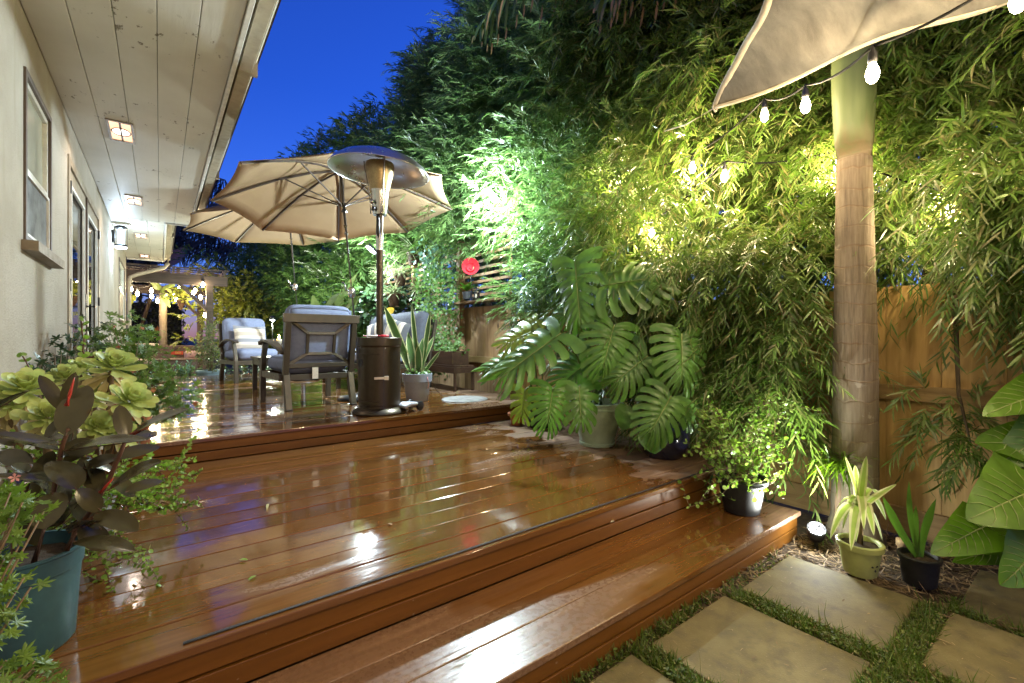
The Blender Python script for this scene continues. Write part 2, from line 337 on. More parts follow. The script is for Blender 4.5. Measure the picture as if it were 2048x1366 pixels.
    M['stripe'] = stripes('striped_fabric', 1, [(0, d_), (.13, t_), (.25, c_), (.33, g_), (.45, c_), (.55, t_), (.68, c_), (.8, g_), (.93, c_)])
    M['stripe_b'] = stripes('striped_fabric_dark', 0, [(0, d_), (.2, c_), (.42, d_), (.62, t_), (.7, c_), (.8, d_)])
make_materials()

# ------------------------------------------------------------------ mesh helpers
def link(o, parent=None):
    COL.objects.link(o)
    if parent is not None: o.parent = parent
    return o
def thing(name, label, cat, loc=(0, 0, 0), rot=0, group=None):
    o = bpy.data.objects.new(name, None); COL.objects.link(o); o.empty_display_size = .1
    o.location = loc; o.rotation_euler = (0, 0, rot); o['label'] = label; o['category'] = cat
    if group: o['group'] = group
    return o
def tag(o, label=None, cat=None, group=None, kind=None):
    if label: o['label'] = label
    if cat: o['category'] = cat
    if group: o['group'] = group
    if kind: o['kind'] = kind
    return o
def frame_of(d, up=(0, 0, 1)):
    d = Vector(d).normalized(); u = Vector(up)
    if abs(d.dot(u.normalized())) > .97: u = Vector((1, 0, 0)) if abs(d.x) < .9 else Vector((0, 1, 0))
    s = d.cross(u).normalized(); return d, s, s.cross(d)
class G:
    """collects shapes into one mesh"""
    def __init__(s): s.v = []; s.f = []; s.m = []
    def add(s, V, Fs, mi=0):
        o = len(s.v); s.v += [tuple(p) for p in V]; s.f += [tuple(i + o for i in f) for f in Fs]; s.m += [mi] * len(Fs); return s
    def box(s, x0, x1, y0, y1, z0, z1, mi=0, mtx=None):
        V = [Vector((x, y, z)) for x in (x0, x1) for y in (y0, y1) for z in (z0, z1)]
        if mtx is not None: V = [mtx @ p for p in V]
        return s.add(V, [(0, 1, 3, 2), (4, 6, 7, 5), (0, 4, 5, 1), (2, 3, 7, 6), (0, 2, 6, 4), (1, 5, 7, 3)], mi)
    def bar(s, a, b, w, h, up=(0, 0, 1), mi=0, w2=None, h2=None):
        a, b = Vector(a), Vector(b); d, sd, u = frame_of(b - a, up); w2 = w2 or w; h2 = h2 or h
        V = []
        for p, ww, hh in ((a, w, h), (b, w2, h2)):
            V += [p + sd * (ww / 2 * i) + u * (hh / 2 * j) for i, j in ((-1, -1), (1, -1), (1, 1), (-1, 1))]
        return s.add(V, [(0, 1, 2, 3), (7, 6, 5, 4), (0, 4, 5, 1), (1, 5, 6, 2), (2, 6, 7, 3), (3, 7, 4, 0)], mi)
    def ribbon(s, pts, w, h, up=(0, 0, 1), mi=0):
        """a flat bar bent along points"""
        pts = [Vector(p) for p in pts]; V = []; n = len(pts)
        for i, p in enumerate(pts):
            d = pts[min(i + 1, n - 1)] - pts[max(i - 1, 0)]; d, sd, u = frame_of(d, up)
            ww = w[i] if isinstance(w, (list, tuple)) else w
            V += [p + sd * (ww / 2 * a) + u * (h / 2 * b) for a, b in ((-1, -1), (1, -1), (1, 1), (-1, 1))]
        Fs = [(0, 1, 2, 3), tuple(4 * (n - 1) + k for k in (3, 2, 1, 0))]
        for i in range(n - 1):
            for k in range(4):
                a, b = 4 * i + k, 4 * i + (k + 1) % 4; Fs.append((a, a + 4, b + 4, b))
        return s.add(V, Fs, mi)
    def tube(s, pts, r, n=8, mi=0):
        pts = [Vector(p) for p in pts]; k = len(pts); V = []; prev = None
        for i, p in enumerate(pts):
            d = (pts[min(i + 1, k - 1)] - pts[max(i - 1, 0)]); d = d.normalized() if d.length > 1e-9 else Vector((0, 0, 1))
            if prev is None: _, u, v = frame_of(d)
            else:
                u = (prev - d * prev.dot(d)); u = u.normalized() if u.length > 1e-6 else frame_of(d)[1]; v = d.cross(u)
            prev = u; rr = r[i] if isinstance(r, (list, tuple, np.ndarray)) else r
            V += [p + (u * math.cos(2 * PI * j / n) + v * math.sin(2 * PI * j / n)) * rr for j in range(n)]
        Fs = [tuple(range(n - 1, -1, -1)), tuple(range((k - 1) * n, k * n))]
        for i in range(k - 1):
            for j in range(n):
                a, b = i * n + j, i * n + (j + 1) % n; Fs.append((a, b, b + n, a + n))
        return s.add(V, Fs, mi)
    def lathe(s, prof, c=(0, 0, 0), n=32, mtx=None, mi=0):
        V = []; k = len(prof); c = Vector(c)
        for r, z in prof:
            for j in range(n):
                p = Vector((r * math.cos(2 * PI * j / n), r * math.sin(2 * PI * j / n), z))
                V.append((mtx @ p if mtx is not None else p) + c)
        Fs = []
        for i in range(k - 1):
            for j in range(n):
                a, b = i * n + j, i * n + (j + 1) % n; Fs.append((a, b, b + n, a + n))
        return s.add(V, Fs, mi)
    def disc(s, c, r, n=24, mi=0, sq=1):
        c = Vector(c); return s.add([c + Vector((r * math.cos(2 * PI * j / n), sq * r * math.sin(2 * PI * j / n), 0)) for j in range(n)], [tuple(range(n))], mi)
    def cushion(s, c, h, rad, puff=(0, 0, 0), mtx=None, n=9, mi=0):
        """soft box: half sizes h, rounded by rad, each face swelling by puff"""
        c = Vector(c); hx = Vector(h); seen = {}; V = []; Fs = []
        def vid(i, j, k):
            key = (i, j, k)
            if key not in seen:
                q = [2 * a / n - 1 for a in key]
                q = [math.copysign(1 - (1 - abs(a)) ** 1.35, a) for a in q]
                p = Vector((q[0] * hx.x, q[1] * hx.y, q[2] * hx.z))
                core = Vector([max(-(hh - rad), min(hh - rad, a)) for a, hh in zip(p, hx)])
                dv = p - core
                if dv.length > 1e-9: p = core + dv.normalized() * min(rad, dv.length * 1.0 if max(abs(a) for a in dv) < rad * .999 else rad)
                for ax in range(3):
                    o1, o2 = [a for a in range(3) if a != ax]
                    p[ax] += puff[ax] * q[ax] * (1 - q[o1] ** 4) * (1 - q[o2] ** 4)
                seen[key] = len(V); V.append((mtx @ p if mtx is not None else p) + c)
            return seen[key]
        for a in range(n):
            for b in range(n):
                for sd in (0, n):
                    for ax in range(3):
                        def id_(u, v):
                            k = [0, 0, 0]; k[ax] = sd; k[(ax + 1) % 3] = u; k[(ax + 2) % 3] = v; return vid(*k)
                        f = (id_(a, b), id_(a + 1, b), id_(a + 1, b + 1), id_(a, b + 1))
                        Fs.append(f if sd else f[::-1])
        return s.add(V, Fs, mi)
    def pillow(s, w, h, t, n=12):
        V = []; Fs = []
        for sd in (1, -1):
            o = len(V)
            for i in range(n + 1):
                for j in range(n + 1):
                    u, v = 2 * i / n - 1, 2 * j / n - 1
                    pin = 1 - .07 * (1 - abs(u) ** 2) * abs(v) ** 4; pin2 = 1 - .07 * (1 - abs(v) ** 2) * abs(u) ** 4
                    z = sd * t / 2 * max(0, (1 - u * u)) ** .45 * max(0, (1 - v * v)) ** .45
                    V.append(Vector((u * w / 2 * pin2, v * h / 2 * pin, z)))
            for i in range(n):
                for j in range(n):
                    f = (o + i * (n + 1) + j, o + (i + 1) * (n + 1) + j, o + (i + 1) * (n + 1) + j + 1, o + i * (n + 1) + j + 1)
                    Fs.append(f if sd == 1 else f[::-1])
        return s.add(V, Fs)
    def build(s, name, mats, parent=None, smooth=False, bevel=0, world=False, seg=2):
        me = bpy.data.meshes.new(name)
        V = s.v
        if world and parent is not None:
            L = parent.location; V = [(a - L.x, b - L.y, c - L.z) for a, b, c in V]
        me.from_pydata(V, [], s.f)
        for m in (mats if isinstance(mats, (list, tuple)) else [mats]): me.materials.append(m)
        if any(s.m): me.polygons.foreach_set('material_index', s.m)
        if smooth: me.polygons.foreach_set('use_smooth', [True] * len(s.f))
        me.update(); o = bpy.data.objects.new(name, me); link(o, parent)
        if bevel:
            md = o.modifiers.new('bevel', 'BEVEL'); md.width = bevel; md.segments = seg; md.limit_method = 'ANGLE'; md.angle_limit = R(40)
        if smooth == 'auto':
            pass
        return o
def smooth_angle(o, deg=35):
    me = o.data; me.polygons.foreach_set('use_smooth', [True] * len(me.polygons))
    try: me.set_sharp_from_angle(angle=R(deg))
    except Exception: pass
    return o

# ------------------------------------------------------------------ leaves in bulk
def rows(ts, ws, fold=0, cols=2):
    V = []; Fs = []
    cc = [-1, 1] if cols == 2 else [-1, 0, 1]
    for t_, w_ in zip(ts, ws):
        for c in cc: V.append((t_, c * w_, fold * w_ * (1 if c else 0)))
    k = len(cc)
    for i in range(len(ts) - 1):
        for j in range(k - 1):
            a = i * k + j; Fs.append((a, a + 1, a + k + 1, a + k))
    return np.array(V, float), Fs
TPL = {
    'strap': rows([0, .3, .68, 1], [.45, 1, .75, .05]),
    'long': rows([0, .2, .4, .6, .8, 1], [.7, 1, 1, .85, .6, .04], .25, 3),
    'dia': (np.array([(0, 0, 0), (.42, -1, .0), (1, 0, 0), (.42, 1, 0)], float), [(0, 1, 2, 3)]),
    'ovate': rows([0, .12, .35, .62, .85, 1], [.08, .6, 1, .85, .42, .02], .22, 3),
    'spat': rows([0, .25, .5, .75, .92, 1], [.42, .5, .75, 1, .75, .15], .30, 3),
}
_a = np.linspace(0, 2 * PI, 7, endpoint=False)
TPL['round'] = (np.array([(.5 - .5 * math.cos(a), math.sin(a), .18) for a in _a] + [(.5, 0, 0)], float), [(i, (i + 1) % 7, 7) for i in range(7)])
_b = []
for i in range(21):
    a = -2.75 + 5.5 * i / 20; r = .62 + .30 * math.cos(i * PI * 2 / 4) * (1 if abs(a) < 2.6 else .4)
    _b.append((.42 + r * math.cos(a) * .6, r * math.sin(a), .12 * (r - .3)))
TPL['lobed'] = (np.array(_b + [(.3, 0, 0)], float), [(i, i + 1, 21) for i in range(20)])
_c = []
for i in range(45):
    a = -2.85 + 5.7 * i / 44; r = .60 + .22 * math.cos(6.6 * a) + .09 * math.cos(19.8 * a); _c.append((.42 + r * math.cos(a) * .6, r * math.sin(a), .10 * math.cos(6.6 * a)))
TPL['cut'] = (np.array(_c + [(.3, 0, 0)], float), [(i, i + 1, 45) for i in range(44)])
class L:
    def __init__(s): s.V = []; s.Fs = []; s.n = 0; s.mi = []
    def add(s, tpl, O, D, U, ln, wd, bend=0., mi=0):
        """leaf at each O along D, blade facing U; ln, wd sizes, bend = drop of the tip"""
        T, Fs = TPL[tpl]; O = np.asarray(O, float); D = np.asarray(D, float); U = np.asarray(U, float); n = len(O)
        if n == 0: return s
        ln = np.broadcast_to(np.asarray(ln, float), (n,)); wd = np.broadcast_to(np.asarray(wd, float), (n,)); bend = np.broadcast_to(np.asarray(bend, float), (n,))
        D = D / np.linalg.norm(D, axis=1, keepdims=True); S = np.cross(D, U); k = np.linalg.norm(S, axis=1, keepdims=True); k[k < 1e-6] = 1; S = S / k; Nn = np.cross(S, D)
        t, c, h = T[:, 0], T[:, 1], T[:, 2]
        V = (O[:, None, :] + D[:, None, :] * (ln[:, None] * (t - .18 * np.abs(bend)[:, None] * t * t))[:, :, None]
             + S[:, None, :] * (wd[:, None] * .5 * c)[:, :, None]
             + Nn[:, None, :] * (wd[:, None] * .5 * h - bend[:, None] * ln[:, None] * t * t)[:, :, None])
        m = len(T); base = s.n + np.arange(n) * m
        for f in Fs: s.Fs.append((base[:, None] + np.array(f)[None, :]).astype(np.int32)); s.mi.append((n, mi))
        s.V.append(V.reshape(-1, 3)); s.n += n * m
        return s
    def mesh(s, name, mats, origin=None):
        me = bpy.data.meshes.new(name); V = np.concatenate(s.V) if s.V else np.zeros((0, 3))
        if origin is not None: V = V - np.array(origin)[None, :]
        me.vertices.add(len(V)); me.vertices.foreach_set('co', V.astype(np.float32).ravel())
        loops = np.concatenate([f.ravel() for f in s.Fs]); cnt = np.concatenate([np.full(len(f), f.shape[1], np.int32) for f in s.Fs])
        me.loops.add(len(loops)); me.loops.foreach_set('vertex_index', loops)
        me.polygons.add(len(cnt)); st = np.concatenate([[0], np.cumsum(cnt)[:-1]]).astype(np.int32); me.polygons.foreach_set('loop_start', st)
        try: me.polygons.foreach_set('loop_total', cnt)
        except Exception: pass
        for m in (mats if isinstance(mats, (list, tuple)) else [mats]): me.materials.append(m)
        mi = np.concatenate([np.full(n, k, np.int32) for n, k in s.mi])
        if mi.any(): me.polygons.foreach_set('material_index', mi)
        me.polygons.foreach_set('use_smooth', np.ones(len(cnt), bool)); me.update(calc_edges=True); me.validate()
        return me
    def build(s, name, mats, parent=None, world=True):
        o = bpy.data.objects.new(name, s.mesh(name, mats, parent.location if (parent is not None and world) else None)); return link(o, parent)
def unit(v): v = np.asarray(v, float); return v / np.maximum(np.linalg.norm(v, axis=-1, keepdims=True), 1e-9)
def rnd_dirs(n, rng=RNG): return unit(rng.normal(size=(n, 3)))

def blade(g, base, tip, width, face=(0, 0, 1), bend=.1, fold=.15, prof=None, rows_=10, edge=None, curl=0, wave=0, cols=4):
    """one large leaf from base to tip; edge: material index of the outer stripe"""
    base, tip = Vector(base), Vector(tip); ln = (tip - base).length; d, s, u = frame_of(tip - base, face)
    prof = prof or (lambda t: max(.02, math.sin(PI * min(1, t) ** .8) ** .75))
    cs = [-1 + 2 * j / cols for j in range(cols + 1)]
    if edge is not None: cs = [-1, -.74, 0, .74, 1]
    V = []; Fs = []; Ms = []
    for i in range(rows_ + 1):
        t = min(.9999, max(.0001, i / rows_)); wv = width / 2 * prof(t)
        for c in cs:
            z = -bend * ln * (t - .5) ** 2 * 4 * .25 + bend * ln * .25 + fold * wv * abs(c) - curl * wv * c * c + wave * wv * math.sin(t * 19 + c * 2) * abs(c)
            V.append(base + d * (t * ln) + s * (c * wv) + u * z)
    k = len(cs)
    for i in range(rows_):
        for j in range(k - 1):
            a = i * k + j; Fs.append((a, a + 1, a + k + 1, a + k)); Ms.append(edge if edge is not None and j in (0, k - 2) else 0)
    o = len(g.v); g.v += [tuple(p) for p in V]; g.f += [tuple(q + o for q in f) for f in Fs]; g.m += Ms
    return g

def pot(t, prof, m, soil_z, soil_r, n=36):
    o = G().lathe(prof, n=n).build('pot', m, t); smooth_angle(o, 40)
    s = G(); k = 20; V = [Vector((0, 0, soil_z + .008))]
    for i in range(k): V.append(Vector((soil_r * math.cos(2 * PI * i / k), soil_r * math.sin(2 * PI * i / k), soil_z + random.uniform(-.006, .004))))
    s.add(V, [(0, 1 + i, 1 + (i + 1) % k) for i in range(k)]).build('soil', M['soilpot'], t, True)
    return o
def pot_prof(rb, rt, h, rim=.02, lip=.012, foot=0):
    return [(0, .002), (rb * .96, .002), (rb, .008), (rb + (rt - rb) * .5, h * .5), (rt - .003, h - rim), (rt + lip, h - rim + .002), (rt + lip + .002, h - .004), (rt + lip - .003, h), (rt - .006, h - .001), (rt - .012, h - rim), (rb * .9, h * .25)]

# ================================================================== LARGE STRUCTURE
Z_UP, Z_LO, Z_ST = .47, .31, .14        # deck levels above the ground
XW, XF = -.59, 3.44                      # house wall face, fence face
def ground():
    g = G(); n = 24; V = []; xs = [-400, -60, -12] + [-6 + i * .75 for i in range(17)] + [12, 60, 400]; ys = [-400, -40, -6] + [-3 + i * 1.2 for i in range(24)] + [45, 120, 400]
    for y in ys:
        for x in xs: V.append((x, y, -.02))
    k = len(xs); g.add(V, [(j * k + i, j * k + i + 1, (j + 1) * k + i + 1, (j + 1) * k + i) for j in range(len(ys) - 1) for i in range(k - 1)])
    tag(g.build('ground', M['soil']), kind='structure')
ground()

def house():
    h = thing('house', 'cream stucco house with white board eaves along the left of the deck', 'house', (XW, 6, 0))
    y0, y1, zt = -3.0, 13.2, 2.95
    op = [(3.6, 4.36, 1.67, 2.62), (5.1, 7.45, .47, 2.62), (10.9, 12.5, 1.45, 2.6)]
    g = G(); y = y0
    for a, b, za, zb in op:
        g.box(-.8, XW, y, a, -.02, zt); g.box(-.8, XW, a, b, zb, zt)
        if za > .6: g.box(-.8, XW, a, b, -.02, za)
        else: g.box(-.8, XW, a, b, -.02, .44)
        y = b
    g.box(-.8, XW, y, y1, -.02, zt)
    g.box(-4.5, -.8, y1 - .2, y1 - .001, -.02, zt)
    g.build('wall', M['stucco'], h, world=True)
    # room darkness behind openings
    g = G(); g.box(-2.6, -2.58, y0, y1 - .25, 0, zt); g.box(-2.58, -.801, 4.75, 4.77, 0, zt); g.box(-2.58, -.801, 8.6, 8.62, 0, zt); g.box(-2.58, -.801, y0, y1 - .25, .40, .42)
    g.build('interior', plain('interior_paint', (.35, .32, .27), .9), h, world=True)
    # eaves: boards running along the house, a step where the overhang narrows
    def soffit(xa, xb, ya, yb, n):
        g = G(); wd = (xb - xa) / n
        for i in range(n):
            cuts = [ya] + ([ya + (yb - ya) * random.uniform(.25, .75)] if i % 2 else []) + [yb]
            for a, b in zip(cuts, cuts[1:]): g.box(xa + i * wd + .0016, xa + (i + 1) * wd - .0016, a + .0015, b - .0015, 2.92, 2.945)
        g.build('soffit', M['eave'], h, bevel=.003, world=True)
        G().box(xa, xb, ya, yb, 2.947, 2.96).build('soffit_backing', plain('groove_paint', (.16, .14, .10), .8), h, world=True)
    soffit(XW + .002, .37, y0, 8.9, 5); soffit(XW + .002, .06, 8.902, 13.45, 3)
    g = G(); g.box(.372, .40, y0, 8.92, 2.905, 3.10); g.box(.07, .40, 8.92, 8.945, 2.905, 3.10); g.box(.062, .088, 8.945, 13.45, 2.905, 3.10); g.box(XW, .088, 13.45, 13.475, 2.905, 3.1)
    g.build('fascia', M['white_trim'], h, bevel=.003, world=True)
    def gutter(x, ya, yb):
        g = G(); pr = [(0, .12), (0, .0), (.07, .0), (.085, .03), (.085, .06), (.11, .095), (.11, .12), (.104, .12), (.104, .1), (.078, .064), (.078, .006), (.006, .006), (.006, .12)]
        n = len(pr); V = [Vector((x + a, yy, 2.955 + b)) for yy in (ya, yb) for a, b in pr]
        Fs = [(i, (i + 1) % n, n + (i + 1) % n, n + i) for i in range(n)]
        g.add(V, Fs); g.box(x, x + .11, ya - .004, ya, 2.955, 3.07); g.box(x, x + .11, yb, yb + .004, 2.955, 3.07)
        for k in range(int((yb - ya) / 2.6)): g.box(x - .002, x + .114, ya + 1.4 + 2.6 * k, ya + 1.43 + 2.6 * k, 2.953, 3.073)
        g.build('gutter', M['gutter'], h, world=True)
    gutter(.425, y0, 8.93); gutter(.092, 8.95, 13.47)
    g = G(); g.tube([(.15, 13.38, 2.96), (.15, 13.38, 2.86), (.08, 13.38, 2.76), (-.42, 13.34, 2.55), (-.53, 13.3, 2.48), (-.545, 13.28, 2.36), (-.545, 13.28, .1)], .042, 10)
    smooth_angle(g.build('downspout', M['gutter'], h, world=True))
    g = G(); A = (.545, y0 - .2); zz = 3.10
    g.add([(.56, y0 - .2, zz), (.56, 8.98, zz), (-5, 8.98, zz + 1.7), (-5, y0 - .2, zz + 1.7), (.56, y0 - .2, zz + .05), (.56, 8.98, zz + .05), (-5, 8.98, zz + 1.75), (-5, y0 - .2, zz + 1.75)], [(0, 1, 2, 3), (7, 6, 5, 4), (0, 4, 5, 1), (1, 5, 6, 2), (2, 6, 7, 3), (3, 7, 4, 0)])
    g.add([(.23, 8.99, zz), (.23, 13.6, zz), (-5, 13.6, zz + 1.6), (-5, 8.99, zz + 1.6), (.23, 8.99, zz + .05), (.23, 13.6, zz + .05), (-5, 13.6, zz + 1.65), (-5, 8.99, zz + 1.65)], [(0, 1, 2, 3), (7, 6, 5, 4), (0, 4, 5, 1), (1, 5, 6, 2), (2, 6, 7, 3), (3, 7, 4, 0)])
    g.build('roof', M['roof'], h, world=True)
    # windows
    def window(a, b, za, zb, split):
        f = G(); t_ = .035; x0, x1 = XW - .13, XW + .012
        for q in ((a, a + t_, za, zb), (b - t_, b, za, zb), (a + t_, b - t_, zb - t_, zb), (a + t_, b - t_, za, za + t_)): f.box(x0, x1, q[0], q[1], q[2], q[3])
        wn = f.build('window', M['trim_brown'], h, bevel=.003, world=True); wn['label'] = 'bronze framed sash window in the stucco wall'
        def sub(name, gg, m):
            o = gg.build(name, m, None); o.parent = wn; L_ = h.location
            for v in o.data.vertices: v.co -= L_
            return o
        zm = za + (zb - za) * split; s = G(); i0, i1 = a + t_, b - t_; w_ = .03
        for q in ((i0, i0 + w_, zm, zb - t_), (i1 - w_, i1, zm, zb - t_), (i0 + w_, i1 - w_, zb - t_ - w_, zb - t_), (i0 + w_, i1 - w_, zm, zm + w_)): s.box(XW - .05, XW - .004, q[0], q[1], q[2], q[3])
        for q in ((i0, i0 + .018, za + t_, zm - .002), (i1 - .018, i1, za + t_, zm - .002), (i0 + .018, i1 - .018, zm - .02, zm - .002), (i0 + .018, i1 - .018, za + t_, za + t_ + .02)): s.box(XW - .022, XW + .004, q[0], q[1], q[2], q[3])
        sub('sash', s, M['white_trim'])
        sub('pane', G().box(XW - .03, XW - .026, i0 + w_, i1 - w_, zm + w_, zb - t_ - w_), M['pane_pale'])
        sub('blind', G().box(XW - .075, XW - .071, i0, i1, za + t_, zb - t_), M['blind'])
        sub('insect_screen', G().box(XW - .012, XW - .009, i0 + .018, i1 - .018, za + t_ + .02, zm - .02), M['screen'])
        s = G(); s.bar((XW + .022, a - .05, za - .03), (XW + .022, b + .05, za - .03), .09, .055); s.bar((XW - .09, a, za - .015), (XW - .09, b, za - .015), .13, .03)
        sub('sill', s, M['sill'])
    window(*op[0], .42); window(*op[2], .5)
    # french doors
    a, b, za, zb = op[1]; f = G(); t_ = .07
    f.box(XW - .16, XW + .012, a, a + t_, za, zb); f.box(XW - .16, XW + .012, b - t_, b, za, zb); f.box(XW - .16, XW + .012, a + t_, b - t_, zb - t_, zb); f.box(XW - .16, XW + .04, a + t_, b - t_, za - .03, za + .015)
    f.build('door_frame', M['trim_tan'], h, bevel=.004, world=True)
    mid = (a + b) / 2
    for k, (p, q) in enumerate(((a + t_ + .003, mid - .012), (mid + .012, b - t_ - .003))):
        s = G(); st = .115; x0, x1 = XW - .045, XW - .002; z0, z1 = za + .02, zb - t_ - .004
        for u in ((p, p + st, z0, z1), (q - st, q, z0, z1), (p + st, q - st, z1 - .13, z1), (p + st, q - st, z0, z0 + .24)): s.box(x0, x1, *u)
        d = s.build('door', M['trim_tan'], h, bevel=.004, world=True)
        def sub(name, gg, m):
            o = gg.build(name, m, None); o.parent = d; L_ = h.location
            for v in o.data.vertices: v.co -= L_
            return o
        bd = G()
        for u in ((p + st, p + st + .025, z0 + .24, z1 - .13), (q - st - .025, q - st, z0 + .24, z1 - .13), (p + st + .025, q - st - .025, z1 - .155, z1 - .13), (p + st + .025, q - st - .025, z0 + .24, z0 + .265)): bd.box(XW - .012, XW + .006, *u)
        sub('glazing_bead', bd, M['white_trim'])
        sub('pane', G().box(XW - .024, XW - .020, p + st, q - st, z0 + .24, z1 - .13), M['glass'])
        sub('curtain', G().box(XW - .07, XW - .067, p + st - .03, q - st + .03, z0 + .22, z1 - .11), M['blind'])
        hg = G(); yh = p - .004 if k == 0 else q + .004
        for z in (za + .25, za + 1.05, za + 1.85): hg.box(XW - .004, XW + .018, yh - .014, yh + .014, z, z + .1)
        sub('hinge', hg, M['black_metal'])
        if k == 0:
            hd = G(); hd.box(XW - .003, XW + .010, q - .075, q - .03, za + .84, za + 1.1); hd.tube([(XW + .008, q - .05, za + .98), (XW + .07, q - .05, za + .98), (XW + .075, q - .07, za + .98), (XW + .075, q - .18, za + .975)], .011, 8)
            sub('handle', hd, M['black_metal'])
            sub('astragal', G().box(XW - .001, XW + .012, q - .008, q + .028, z0, z1), M['trim_brown'])
    return h
house()
for i, y in enumerate((5.2, 7.7, 10.3, 12.8)):
    lab = ['square recessed eave light nearest the camera, above the french doors', 'square recessed eave light between the french doors and the wall lantern', 'square recessed eave light just past the wall lantern', 'square recessed eave light at the far end of the eaves'][i]
    t = thing('recessed_light', lab, 'ceiling light', (-.265, y, 2.92), 0, 'recessed lights in the eaves')
    f = G(); a_, b_ = .09, .25
    for q in ((-a_, a_, -b_, -b_ + .026), (-a_, a_, b_ - .026, b_), (-a_, -a_ + .02, -b_ + .026, b_ - .026), (a_ - .02, a_, -b_ + .026, b_ - .026)): f.box(q[0], q[1], q[2], q[3], -.010, -.001)
    f.build('frame', plain('nickel_trim', (.30, .25, .21), .4, .5), t, bevel=.002)
    g_ = G(); g_.box(-.007, .007, -b_ + .026, b_ - .026, -.007, -.002); g_.tube([(.062 * math.cos(a), .085 * math.sin(a), -.006) for a in np.linspace(0, 2 * PI, 29)], .005, 6); g_.box(-a_ + .02, -.064, -.006, .006, -.007, -.002); g_.box(.064, a_ - .02, -.006, .006, -.007, -.002)
    g_.build('guard_bar', M['trim_brown'], t)
    G().box(-a_ + .02, a_ - .02, -b_ + .026, b_ - .026, -.0015, -.001).build('lens', glow('warm_lens', (1, .55, .32), .55), t)
    G().lathe([(0, -.0042), (.056, -.0042), (.056, -.002), (0, -.002)], n=24, mtx=Matrix.Diagonal((1, 1.4, 1, 1))).build('lamp_disc', glow('lamp_disc', (1, .86, .72), 3.5), t)
    ld = bpy.data.lights.new('eave_lamp', 'SPOT'); ld.energy = 10 if i < 2 else 6; ld.color = (1, .80, .66); ld.spot_size = R(150); ld.spot_blend = .9; ld.shadow_soft_size = .04
    lo = bpy.data.objects.new('lamp', ld); link(lo, t); lo.location = (0, 0, -.03)

def lantern():
    t = thing('wall_lantern', 'black cylinder lantern with cool white glow on the stucco wall', 'wall lamp', (XW + .11, 9.35, 2.55))
    G().lathe([(0, .335), (.05, .325), (.082, .30), (.085, .285), (0, .285)], n=20).build('cap', M['black_metal'], t, True)
    g = G()
    for k in range(6): a = k * PI / 3; g.bar((.074 * math.cos(a), .074 * math.sin(a), .02), (.074 * math.cos(a), .074 * math.sin(a), .285), .007, .007)
    g.lathe([(.0, .03), (.078, .03), (.082, .015), (.078, 0), (0, 0)], n=20); g.box(-.11, -.07, -.05, .05, .06, .24)
    g.build('cage', M['black_metal'], t)
    G().lathe([(.045, .03), (.047, .27)], n=20).build('glass', clear_glow('cool_glass', (.45, .70, 1), 1.3), t, True)
    G().lathe([(0, -.032), (.06, -.03), (.075, -.008), (.06, -.002), (0, -.002)], n=20).build('diffuser', glow('cool_glow', (.85, .94, 1), 9), t, True)
    for z, e in ((.15, 9), (-.09, 10)):
        ld = bpy.data.lights.new('lantern_lamp', 'POINT'); ld.energy = e; ld.color = (.58, .78, 1); ld.shadow_soft_size = .03
        lo = bpy.data.objects.new('lamp', ld); link(lo, t); lo.location = (0, 0, z)
lantern()

def deck(name, label, xa, xb, ya, yb, z, zb, m, grip=None):
    t = thing(name, label, 'deck', ((xa + xb) / 2, ya, zb)); g = G(); n = max(1, round((yb - ya) / .141)); p = (yb - ya) / n
    for i in range(n):
        y = ya - (.022 if i == 0 else 0) + 0; e = random.uniform(-.0012, .0012)
        sl = random.uniform(-.0016, .0016); k0 = len(g.v)
        g.box(xa, xb + random.uniform(-.004, .004), ya + i * p + .0011 - (.022 if i == 0 else 0), ya + (i + 1) * p - .0011, z - .026 + e, z + e)
        for q in range(k0, len(g.v)): v = g.v[q]; g.v[q] = (v[0], v[1], v[2] + sl * (1 if v[1] > ya + (i + .5) * p else -1) * (1 + .4 * math.sin(v[0] * 5)))
    g.build('decking', m, t, bevel=.004, world=True, seg=3)
    G().box(xa, xb - .02, ya + .03, yb - .004, zb, z - .03).build('underside', M['dark_gap'], t, world=True)
    hh = (z - .026 - zb); g = G()
    for k in range(2): g.box(xa, xb - .012, ya - .004, ya + .02, zb + .004 + k * hh / 2, zb + (k + 1) * hh / 2 - .004)
    for k in range(2): g.box(xb - .03, xb - .008, ya + .022, yb, zb + .004 + k * hh / 2, zb + (k + 1) * hh / 2 - .004)
    g.build('fascia', M['fascia'], t, bevel=.003, world=True)
    if grip: G().box(grip[0], grip[1], ya + .001, ya + .012, z + .001, z + .0035).build('grip_strip', M['grip'], t, world=True)
    return t
deck('upper_deck', 'raised wet brown plank deck carrying the chairs and parasols', -.585, 3.2, 3.69, 9.75, Z_UP, Z_LO, M['deck_upper'])
deck('lower_deck', 'wet brown plank deck one step down, in front of the seating', -.585, 3.12, 1.52, 3.686, Z_LO, Z_ST, M['deck_lower'], (.05, 2.9))
deck('deck_step', 'long brown plank step at the foot of the deck beside the paving', -.585, 2.93, 1.10, 1.516, Z_ST, -.02, M['deck_step'])

